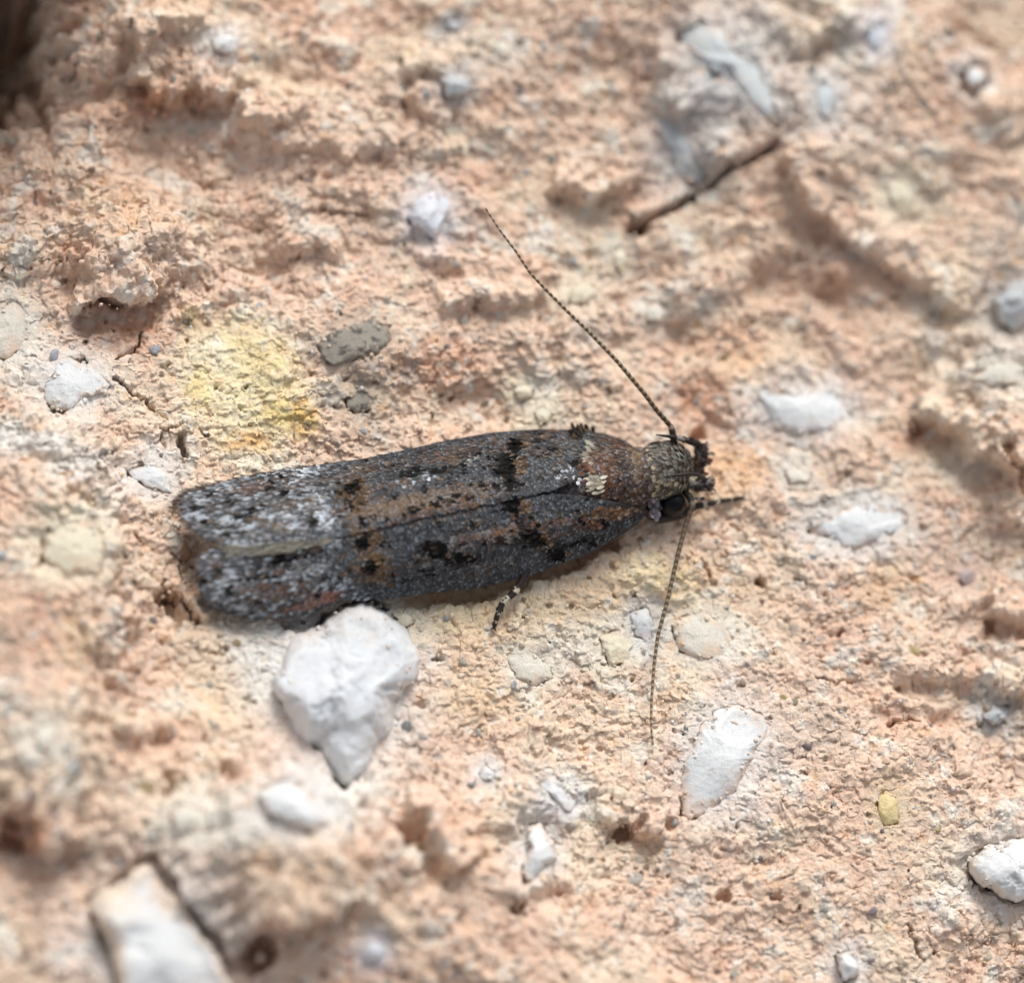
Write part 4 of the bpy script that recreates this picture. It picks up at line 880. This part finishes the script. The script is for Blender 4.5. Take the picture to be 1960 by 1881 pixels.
for upper in (True, False):
    w, so, si, s0, s1 = wings[upper]
    step = 4.6
    ps, pd = np.meshgrid(np.arange(s0-2, s1, step), np.arange(-190, 190, 4.4))
    pd = pd+(np.arange(pd.shape[1]) % 2)[None]*2.2
    ps, pd = ps.ravel()+rs.normal(size=ps.size)*1.2, pd.ravel()+rs.normal(size=pd.size)*1.0
    lo_, hi_ = np.minimum(np.interp(ps, *si), np.interp(ps, *so)), np.maximum(np.interp(ps, *si), np.interp(ps, *so))
    k = (pd > lo_+1) & (pd < hi_-1) & (ps < s1) & (ps > s0+11)
    ps, pd = ps[k], pd[k]
    P = wing_point(ps, pd, upper, 0.004)
    e = 2.0
    Ts = wing_point(ps+e, pd, upper)-wing_point(ps-e, pd, upper); Tv = wing_point(ps, pd+e, upper)-wing_point(ps, pd-e, upper)
    Nn = np.cross(Ts, Tv); Nn *= np.sign(Nn[:, 2:3]); Nn /= np.linalg.norm(Nn, axis=1, keepdims=True)
    px, py = from_sd(ps, pd)
    sgn = 1 if upper else -1
    fan = 0.10+0.25*sstep(60, -40, ps)
    Td = -Ts/np.linalg.norm(Ts, axis=1, keepdims=True)+sgn*(fan*np.clip(np.abs(pd)/120, 0, 1))[:, None]*Tv/np.linalg.norm(Tv, axis=1, keepdims=True)
    Td = Td+rs.normal(size=Td.shape)*0.10
    n = len(ps)
    tail = sstep(650, 450, px)
    ln = S*(10.5+5*tail)*rs.uniform(0.85, 1.2, n); wd = S*(6.8-2.0*tail)*rs.uniform(0.85, 1.15, n)
    C = wing_tint(px, py, rs)
    V, F, CC = scales_mesh(P, Nn, Td, ln, wd, C, rs, 0.6, 1.0, (0.36, 0.39, 0.43))
    o = part('scale_coat', V, F, M_scale, CC, parent=w); tag(o, kind='stuff')
    # fringe of long hairs at the wing tip and along the trailing rim
    ne = 420
    if upper:
        cs = np.concatenate([rs.uniform(-40, 35, ne//2), rs.uniform(10, 230, ne//2)])
        which = rs.random(ne) < 0.5
        dd = np.where(which, np.interp(cs, *so), np.interp(cs, *si))
        cs = np.where((~which) & (cs > 100), rs.uniform(60, 240, ne), cs); dd = np.where(which, np.interp(cs, *so), np.interp(cs, *si))
    else:
        cs = np.concatenate([rs.uniform(-28, 40, ne//2), rs.uniform(0, 260, ne//2)])
        which = (rs.random(ne) < 0.7) | (cs > 30)
        dd = np.where(which, np.interp(cs, *so), np.interp(cs, *si))
    dd = dd-np.sign(dd)*rs.uniform(0, 5, ne)
    P = wing_point(cs, dd, upper, -0.004)
    dirs = np.where(which, 1, -0.25)*sgn
    L = S*rs.uniform(10, 26, ne)*np.where(cs > 60, 0.8, 1.0)
    ex, ey = from_sd(cs-1, dd+0); p2 = wing_point(cs-6, dd+dirs*rs.uniform(0, 3.4, ne), upper, -0.004)
    Td = p2-P; Td /= np.linalg.norm(Td, axis=1, keepdims=True); Td[:, 2] -= 0.12
    C = np.array([lin((70, 66, 64)), lin((110, 100, 88)), lin((150, 140, 122)), lin((96, 70, 58))])[rs.integers(0, 4, ne)]
    V, F, CC = scales_mesh(P, np.broadcast_to(np.array([0, -0.35, 0.93]), P.shape).copy(), Td, L, np.full(ne, S*1.5), C, rs, 0.1, 0.3)
    o = part('fringe', V, F, M_hair, CC, parent=w); tag(o, kind='stuff')
    if upper:                                    # pale combed fringe along the overlapping inner edge
        ne = 330
        cs = rs.uniform(50, 245, ne); base = np.interp(cs, *si); dd = base+rs.uniform(-8, 9, ne)*(0.35+0.65*np.sin(np.clip((cs-50)/195, 0, 1)*math.pi))
        P = wing_point(cs, dd, True, 0.006); p2 = wing_point(cs-10, dd-rs.uniform(-1.4, 2.2, ne), True, 0.009)
        Td = p2-P; Td /= np.linalg.norm(Td, axis=1, keepdims=True)
        C = np.array([lin((138, 132, 114)), lin((112, 106, 92)), lin((160, 156, 142)), lin((80, 77, 72))])[rs.integers(0, 4, ne)]
        V, F, CC = scales_mesh(P, np.broadcast_to(np.array([0, -0.2, 0.98]), P.shape).copy(), Td, S*rs.uniform(16, 40, ne), np.full(ne, S*2.0), C, rs, 0.2, 0.3)
        o = part('fringe', V, F, M_hair, CC, parent=w); tag(o, kind='stuff', label='pale combed fringe along the overlapping inner edge')

# ---- body: abdomen, thorax, neck and head in one skin
bs = np.array([120, 200, 330, 470, 590, 680, 740, 790, 830, 855, 872, 890, 910, 928, 940])
br = np.array([14, 42, 52, 56, 60, 62, 64, 62, 57, 53, 53, 55, 52, 40, 18.0])
bz = np.array([.42, .44, .46, .48, .52, .58, .62, .62, .60, .59, .60, .60, .59, .56, .52])
bh = np.array([.10, .22, .27, .30, .34, .38, .40, .40, .38, .38, .40, .42, .40, .31, .14])
bd = np.array([-10, -8, -6, -5, -5, -4, -5, -6, -8, -8, -7, -6, -6, -7, -8.0])
ss = np.linspace(120, 940, 90); na = 40
R = np.interp(ss, bs, br); Zc = np.interp(ss, bs, bz); Hh = np.interp(ss, bs, bh); Dc = np.interp(ss, bs, bd)
def smooth1(a):
    for _ in range(3): a = np.r_[a[0], 0.25*a[:-2]+0.5*a[1:-1]+0.25*a[2:], a[-1]]
    return a
R, Zc, Hh, Dc = map(smooth1, (R, Zc, Hh, Dc))
def body_point(s, a, lift=0.0):
    r = np.interp(s, ss, R)+lift/S; h = np.interp(s, ss, Hh)+lift; zc = np.interp(s, ss, Zc); dc = np.interp(s, ss, Dc)
    px, py = from_sd(s, dc)
    c = at(px, py, zc)
    # across the body in the ground plane
    n3 = at(*from_sd(s, dc+1), zc)-c; n3 = n3/np.linalg.norm(n3, axis=-1, keepdims=True)
    return c+n3*(r*S*np.sin(a))[..., None]+np.array([0, 0, 1.0])*(h*np.cos(a))[..., None]
An = np.linspace(0, 2*math.pi, na, endpoint=False)
G = body_point(np.repeat(ss[:, None], na, 1), np.repeat(An[None], len(ss), 0))
ids = np.arange(len(ss)*na).reshape(len(ss), na)
q = np.stack([ids[:-1], ids[1:], np.roll(ids[1:], -1, 1), np.roll(ids[:-1], -1, 1)], -1).reshape(-1, 4)
caps = [G[0].mean(0), G[-1].mean(0)]
t0 = np.stack([ids[0], np.roll(ids[0], -1), np.full(na, len(ss)*na)], 1); t1 = np.stack([np.roll(ids[-1], -1), ids[-1], np.full(na, len(ss)*na+1)], 1)
body = part('body', np.vstack([G.reshape(-1, 3), caps]), [q, t0, t1], M_body)

def body_scales(s, a, r_, lift=0.004):
    P = body_point(s, a, lift); e = 2.0
    Ts = body_point(s+e, a)-body_point(s-e, a); Ta = body_point(s, a+0.03)-body_point(s, a-0.03)
    Nn = np.cross(Ta, Ts); Nn /= np.linalg.norm(Nn, axis=1, keepdims=True)
    c = body_point(s, a*0+math.pi/2)*0.5+body_point(s, a*0-math.pi/2)*0.5
    Nn *= np.sign(np.sum(Nn*(P-c), 1, keepdims=True))
    return P, Nn, -Ts/np.linalg.norm(Ts, axis=1, keepdims=True)
# thorax coat: joined; colours from the rust and white markings
r2 = np.random.default_rng(21)
TH = [(1130,880,16,30,(202,200,184),.0),]
s_, a_ = np.meshgrid(np.arange(655, 862, 5.0), np.arange(-2.0, 2.01, 0.085))
s_, a_ = s_.ravel()+r2.normal(size=s_.size)*1.3, a_.ravel()+r2.normal(size=a_.size)*0.02
P, Nn, Td = body_scales(s_, a_, r2)
px, py = project(P[:, 0], P[:, 1], P[:, 2])
C = np.array([lin(c) for c in ((94, 75, 64), (82, 67, 58), (72, 63, 59), (108, 85, 70), (66, 62, 62), (126, 114, 100))])[r2.integers(0, 6, len(P))]
TB = [(1090,900,26,40,SL,.7),(1080,940,50,20,(74,72,78),.8),(1165,890,26,30,(112,80,62),.6),(1205,905,16,40,(66,58,58),.75),(1170,930,30,30,(92,62,48),.8),(1225,880,14,30,(120,100,76),.6),(1215,950,30,20,(92,66,52),.6),
      (1128,893,16,14,(132,92,70),.9),(1110,880,14,14,(90,72,60),.7),(1190,870,10,20,(54,44,44),.5),(1185,940,30,8,(60,50,50),.6)]
for (cx, cy, rx, ry, col, k) in TB:
    g = k*np.exp(-np.power(((px-cx)/rx)**2+((py-cy)/ry)**2, 1.4)); g = np.where(r2.random(len(g)) < g*1.2, np.minimum(1, g+.25), .3*g)
    C += (lin(col)-C)*g[:, None]
C *= r2.uniform(0.7, 1.3, (len(C), 1))
V, F, CC = scales_mesh(P, Nn, Td+r2.normal(size=Td.shape)*0.15, S*13*r2.uniform(.8, 1.2, len(P)), S*7.5*r2.uniform(.8, 1.2, len(P)), C, r2, 0.35)
tag(part('scale_coat', V, F, M_scale, CC, parent=body), kind='stuff')
# raised tufts on thorax and wings, each a tuft of its own
def tuft(cx, cy, n, spread, ln, wd, cols, zoff, dirpx, lift=1.6, label=None, on='body', jitz=0.015):
    r_ = np.random.default_rng(int(cx*7+cy))
    px, py = cx+r_.normal(size=n)*spread[0], cy+r_.normal(size=n)*spread[1]
    s, d = to_sd(np.stack([px, py], 1))
    if on == 'body':
        z = np.interp(s, ss, Zc)+np.interp(s, ss, Hh)*np.sqrt(np.clip(1-((d-np.interp(s, ss, Dc))/np.interp(s, ss, R))**2, 0.05, 1))
    else: z = wing_z(s, d, on == 'upper')
    P = at(px, py, z+zoff+jitz*r_.random(n))
    t = at(px+dirpx[0], py+dirpx[1], z)-at(px, py, z); t = t/np.linalg.norm(t, axis=1, keepdims=True)+r_.normal(size=(n, 3))*0.22
    C = np.array([lin(c) for c in cols])[r_.integers(0, len(cols), n)]
    V, F, CC = scales_mesh(P, np.tile(np.array([[0.05, -0.30, 0.95]]), (n, 1))+r_.normal(size=(n, 3))*0.12, t, S*ln*r_.uniform(.8, 1.25, n), S*wd*r_.uniform(.8, 1.2, n), C, r_, 0.3, lift)
    o = part('scale_tuft', V, F, M_scale, CC, parent=body if on == 'body' else wings[on == 'upper'][0])
    if label: tag(o, label=label)
CRM = [(204, 198, 180), (188, 182, 162), (164, 152, 132)]
tuft(1137, 872, 44, (6, 12), 18, 6, CRM, 0.012, (-10, -3), 0.7, label='cream scale tuft')
tuft(1146, 921, 44, (7, 11), 18, 6.5, CRM, 0.012, (-10, 2), 0.7, label='cream scale tuft')
tuft(1104, 912, 22, (6, 8), 12, 8, [(214, 218, 222), (190, 196, 200)], 0.02, (-10, 0), label='white scale tuft')
tuft(1124, 895, 16, (7, 8), 12, 8, [(118, 84, 66), (100, 72, 58)], 0.03, (-10, 0), label='rust scale tuft')
tuft(1112, 830, 22, (9, 5), 15, 7, [(60, 48, 40), (92, 78, 58), (38, 32, 28)], 0.05, (-6, -8), label='dark scale tuft', on='upper')
tuft(1142, 1001, 20, (8, 8), 13, 9, [(118, 88, 68), (98, 74, 60), (80, 64, 56)], 0.015, (-9, 2), label='orange scale tuft', on='lower')
tuft(1180, 981, 34, (20, 6), 15, 9, [(118, 88, 68), (104, 74, 54), (132, 114, 92), (84, 66, 56)], 0.015, (-10, 2), 0.9, label='brown shoulder tuft', on='lower')
for (cx, cy, on) in ((976, 892, 'upper'), (994, 851, 'upper'), (990, 964, 'lower'), (1028, 1027, 'lower'), (1076, 1060, 'lower'), (706, 1033, 'lower'), (721, 1081, 'lower'), (683, 935, 'upper'), (836, 1046, 'lower')):
    big = cx in (976, 1028)
    tuft(cx, cy, 30 if big else 15, (9, 12) if big else (6.5, 6.5), 13, 6.5, [(12, 11, 11), (24, 20, 18), (9, 9, 9), (40, 33, 29)], 0.008, (-10, 1), 0.8, label='black scale tuft', on=on, jitz=0.015)
for (cx, cy, on) in ((1004, 895, 'upper'), (1010, 966, 'lower'), (694, 952, 'upper'), (716, 1040, 'lower'), (732, 1085, 'lower'), (1050, 1030, 'lower')):
    tuft(cx, cy, 13, (6, 10), 12, 6.5, [(104, 82, 60), (88, 70, 54), (120, 98, 74)], 0.008, (-10, 1), 0.8, label='tan scale tuft', on=on, jitz=0.015)

# ---- head scales, each a scale of its own
r3 = np.random.default_rng(31)
rows = []
for s in np.arange(858, 938, 7.0):
    rr = float(np.interp(s, ss, R)); m = max(3, int(rr*2.6/7.0))
    for k in range(m):
        rows.append((s+r3.normal()*1.0, -1.45+2.9*(k+0.5*(int(s) % 2))/m+r3.normal()*0.03))
rows = np.array(rows)
P, Nn, Td = body_scales(rows[:, 0], rows[:, 1], r3)
px, py = project(P[:, 0], P[:, 1], P[:, 2])
n = len(rows)
creamw = sstep(1285, 1240, px)*0.75+0.55*sstep(905, 935, py)
C = np.where((r3.random(n) < creamw)[:, None], lin((160, 150, 126)), lin((106, 102, 94)))
C = np.where((r3.random(n) < 0.3)[:, None], lin((82, 70, 60)), C)*r3.uniform(0.75, 1.25, (n, 1))
ln = S*14*r3.uniform(.9, 1.15, n); wd = S*9.5*r3.uniform(.9, 1.15, n)
Td = Td+r3.normal(size=Td.shape)*0.12
for k in range(n):
    V, F, CC = scales_mesh(P[k:k+1], Nn[k:k+1], Td[k:k+1], ln[k:k+1], wd[k:k+1], C[k:k+1], r3, 0.6, 1.1, (0.36, 0.37, 0.36))
    part('scale', V, F, M_scale, CC, parent=body)
# small dark scales fill the neck under them
s_, a_ = np.meshgrid(np.arange(850, 938, 4.5), np.arange(-1.9, 1.91, 0.11))
s_, a_ = s_.ravel()+r3.normal(size=s_.size), a_.ravel()+r3.normal(size=a_.size)*0.03
P, Nn, Td = body_scales(s_, a_, r3, 0.0)
C = np.array([lin((84, 76, 68)), lin((64, 56, 52)), lin((120, 112, 96))])[r3.integers(0, 3, len(P))]
V, F, CC = scales_mesh(P, Nn, Td, np.full(len(P), S*9), np.full(len(P), S*6), C, r3, 0.3, 0.6)
tag(part('scale_coat', V, F, M_scale, CC, parent=body), kind='stuff')

# ---- eyes
def eye(cx, cy, z, rx, ry, rz):
    v, f = ico3
    c = at(cx, cy, z)
    part('eye', v*np.array([rx, ry, rz])*S+c, f, M_eye, parent=None)
eye(1287, 965, 0.46, 27, 25, 29)
eye(1258, 868, 0.66, 28, 24, 26)
# cheek scales behind the lower eye
tuft(1250, 968, 20, (5, 9), 15, 8, [(112, 104, 112), (84, 76, 82), (130, 122, 124)], -0.12, (3, 10), on='body')

# ---- limbs
def tube(name, pts, rad, colf, parent=None, sides=10, sub=None, mat=None, knob=0.0, period=12.0, bend=True):
    """a banded tube: pts = (px, py, z); rad in px at each point; colf(distance in px, fraction) -> linear colour"""
    pts = np.array(pts, float); W = at(pts[:, 0], pts[:, 1], pts[:, 2])
    L = np.r_[0, np.cumsum(np.linalg.norm(np.diff(W, axis=0), axis=1))]
    m = sub or max(12, int(L[-1]/S/2.0))
    t = np.linspace(0, L[-1], m)
    # cubic-ish smoothing through repeated averaging of a linear resample
    X = np.stack([np.interp(t, L, W[:, k]) for k in range(3)], 1)
    if bend:
        for _ in range(max(2, m//40)):
            X[1:-1] = 0.25*X[:-2]+0.5*X[1:-1]+0.25*X[2:]
    r = np.interp(t, L, rad)*S
    dpx = t/S
    r = r*(1+knob*np.cos(dpx/period*2*math.pi))
    tg = np.gradient(X, axis=0); tg /= np.linalg.norm(tg, axis=1, keepdims=True)
    u = np.cross(tg, np.array([0, 0, 1.0])); u /= np.linalg.norm(u, axis=1, keepdims=True)+1e-9
    v = np.cross(u, tg)
    a = np.linspace(0, 2*math.pi, sides, endpoint=False)
    V = X[:, None]+(u[:, None]*np.cos(a)[None, :, None]+v[:, None]*np.sin(a)[None, :, None])*r[:, None, None]
    ids = np.arange(m*sides).reshape(m, sides)
    q = np.stack([ids[:-1], np.roll(ids[:-1], -1, 1), np.roll(ids[1:], -1, 1), ids[1:]], -1).reshape(-1, 4)
    C = np.array([colf(d, f) for d, f in zip(dpx, t/L[-1])])
    C = np.repeat(C[:, None], sides, 1).reshape(-1, 3)
    V = np.vstack([V.reshape(-1, 3), X[:1], X[-1:]]); C = np.vstack([C, C[:1], C[-1:]])
    c0 = np.stack([np.roll(ids[0], -1), ids[0], np.full(sides, m*sides)], 1); c1 = np.stack([ids[-1], np.roll(ids[-1], -1), np.full(sides, m*sides+1)], 1)
    o = part(name, V, [q, c0, c1], mat or M_limb, C, parent=parent)
    return o, X, tg, r
DK, DK2, PL = lin((62, 49, 40)), lin((106, 86, 66)), lin((178, 160, 130))
def ant_col(d, f):
    k = (d % 12.0)/12.0
    dark = DK+(DK2-DK)*f; pale = lin((100, 82, 62))+(PL-lin((100, 82, 62)))*min(1, f*2.0)
    w = 0.42+0.12*f
    e = float(np.clip((w-k)/0.08, 0, 1)) if k > 0.08 else k/0.08
    return dark+(pale-dark)*e
def rise(pts, z0, z1):
    m = len(pts); return [(p[0], p[1], z0+(z1-z0)*k/(m-1)) for k, p in enumerate(pts)]
UA = [(1285,817),(1259,788),(1233,753),(1180,690),(1127,635),(1088,598),(1048,558),(1014,522),(988,482),(956,440),(929,398)]
LA = [(1325,968),(1314,1000),(1299,1055),(1278,1147),(1259,1217),(1252,1270),(1247,1340),(1246,1390),(1250,1425)]
o, *_ = tube('antenna', rise(UA, 0.92, 1.75), np.linspace(5.0, 1.7, len(UA)), ant_col, knob=0.08, parent=None)
tag(o, label='raised antenna reaching up over the ground')
def scape_col(d, f): return lin((44, 36, 32)) if f < 0.82 else lin((110, 98, 86))
tube('scape', [(1291,858,0.78),(1289,838,0.88),(1286,822,0.93),(1284,816,0.92)], [7, 7, 6.6, 5.4], scape_col, parent=o)
g_tip = at_ground(1250, 1425)[0][2]
zs = [0.60, 0.56, 0.50, 0.40, 0.32, 0.27, 0.22, 0.17, 0.11]
gnd = [at_ground(p[0], p[1])[0][2] for p in LA]
LAz = [(p[0], p[1], max(z+0.25*gnd[k], gnd[k]+0.06)) for k, (p, z) in enumerate(zip(LA, zs))]
o, *_ = tube('antenna', LAz, np.linspace(5.2, 2.0, len(LA)), ant_col, knob=0.08)
tag(o, label='antenna lowered onto the stone below the head')
tube('scape', [(1300,934,0.50),(1312,942,0.56),(1321,953,0.60),(1326,970,LAz[0][2])], [7, 7, 7, 5.6], scape_col, parent=o)

def scaly(parent, X, tg, r, n, seed, ln, wd, cols, arc=(0, 6.28), flare=0.7, t0=0.1, t1=1.0, back=False):
    """leaf scales standing off a limb"""
    r_ = np.random.default_rng(seed)
    k = (t0+(t1-t0)*r_.random(n))*(len(X)-1); i = k.astype(int)
    u = np.cross(tg[i], np.array([0, 0, 1.0])); u /= np.linalg.norm(u, axis=1, keepdims=True); v = np.cross(u, tg[i])
    a = r_.uniform(arc[0], arc[1], n)
    Nn = u*np.cos(a)[:, None]+v*np.sin(a)[:, None]
    P = X[i]+Nn*r[i][:, None]*0.8
    Td = tg[i]*(-1 if back else 1)+Nn*flare*r_.uniform(0.3, 1, (n, 1))
    N2 = Nn-Td*np.sum(Nn*Td, 1, keepdims=True)/np.sum(Td*Td, 1, keepdims=True); N2 /= np.linalg.norm(N2, axis=1, keepdims=True)
    C = np.array([lin(c) for c in cols])[r_.integers(0, len(cols), n)]
    V, F, CC = scales_mesh(P, N2, Td, S*ln*r_.uniform(.75, 1.2, n), S*wd*r_.uniform(.8, 1.2, n), C, r_, 0.3, 1.0)
    o = part('scale_coat', V, F, M_scale, CC, parent=parent); tag(o, kind='stuff')
PC = [(104, 88, 76), (76, 66, 60), (134, 126, 122), (118, 84, 68), (112, 104, 98)]
pcol = lambda d, f: lin((84, 72, 64))
o, X, tg, r = tube('palp', [(1318,915,0.50),(1330,900,0.58),(1339,880,0.64),(1343,862,0.68),(1343,852,0.70)], [9, 11, 11, 9, 6], pcol)
scaly(o, X, tg, r, 170, 41, 14, 7, PC, flare=0.9)
def tip_col(d, f): return lin((40, 32, 30)) if (f < 0.42 or f > 0.62) else lin((150, 140, 132))
oo, X, tg, r = tube('palp_tip', [(1343,856,0.70),(1334,849,0.78),(1310,841,0.90),(1288,836,1.0),(1256,832,1.06)], [6.5, 7.5, 6, 4.2, 1.0], tip_col, parent=o)
scaly(oo, X, tg, r, 26, 42, 9, 5, [(52, 42, 40), (120, 112, 108), (40, 34, 32)], flare=0.25, t1=0.5)
o, X, tg, r = tube('palp', [(1296,924,0.48),(1330,926,0.56),(1348,926,0.60),(1360,926,0.62)], [9, 12, 11, 7], pcol)
scaly(o, X, tg, r, 170, 43, 15, 7, PC+[(150, 140, 130)], flare=0.7)
oo, X, tg, r = tube('palp_tip', [(1350,918,0.70),(1335,908,0.92),(1317,907,1.02),(1296,909,1.05),(1276,912,1.04)], [5, 4.4, 3.6, 2.8, 0.8], lambda d, f: lin((38, 32, 30)), parent=o)
# scales of the face between head and palps
tuft(1332, 900, 40, (8, 18), 14, 7, [(76, 58, 52), (56, 46, 46), (104, 96, 98), (120, 78, 64)], -0.05, (10, 2), on='body')
tuft(1322, 915, 10, (3, 5), 12, 8, [(190, 182, 160), (150, 140, 124)], 0.0, (8, 3), on='body')

def leg(pts, rad, bands, seed, claws=True):
    pts = list(pts)
    def lc(d, f):
        for (a, b, c) in bands:
            if a <= f < b: return lin(c)
        return lin((48, 40, 36))
    o, X, tg, r = tube('leg', pts, rad, lc, bend=True)
    scaly(o, X, tg, r, 70, seed, 8, 4.5, [(56, 46, 42), (40, 34, 32), (70, 60, 54)], flare=0.25, t1=0.95)
    if claws:
        p = pts[-1]; q = pts[-2]
        dx, dy = p[0]-q[0], p[1]-q[1]; l = math.hypot(dx, dy); dx, dy = dx/l, dy/l
        for sg in (-1, 1):
            tube('claw', [(p[0], p[1], p[2]), (p[0]+dx*5-dy*3*sg, p[1]+dy*5+dx*3*sg, p[2]-0.01), (p[0]+dx*8-dy*6*sg, p[1]+dy*8+dx*6*sg, p[2]-0.03)], [2.2, 1.5, 0.4], lambda d, f: lin((40, 32, 28)), parent=o)
    return o
def onground(px, py, up): return (px, py, float(at_ground(px, py)[0][2])+up)
WB = (206, 198, 176)
o = leg([(1015,1075,0.34),(1003,1106,0.30),(985,1133,0.26),(962,1153,0.20),(952,1176,0.13),(946,1199,max(0.06, onground(946, 1199, 0.035)[2]))], [9, 8.5, 7, 6.5, 5.5, 4],
        [(0.40, 0.47, WB), (0.56, 0.68, WB), (0.80, 0.84, WB), (0.92, 0.95, WB)], 51)
tag(o, label='middle leg with white bands below the wing edge')
o = leg([(1236,975,0.34),(1262,990,0.28),(1300,986,0.26),(1330,970,0.32),(1358,964,0.32),(1372,960,0.28),(1392,957,0.22),(1419,953,onground(1419, 953, 0.05)[2])], [12, 13, 10, 6.5, 6, 5.4, 5, 3.6],
        [(0.58, 0.62, WB), (0.70, 0.75, WB), (0.88, 0.90, (150, 140, 120))], 52)
tag(o, label='front leg stretched out ahead under the head')
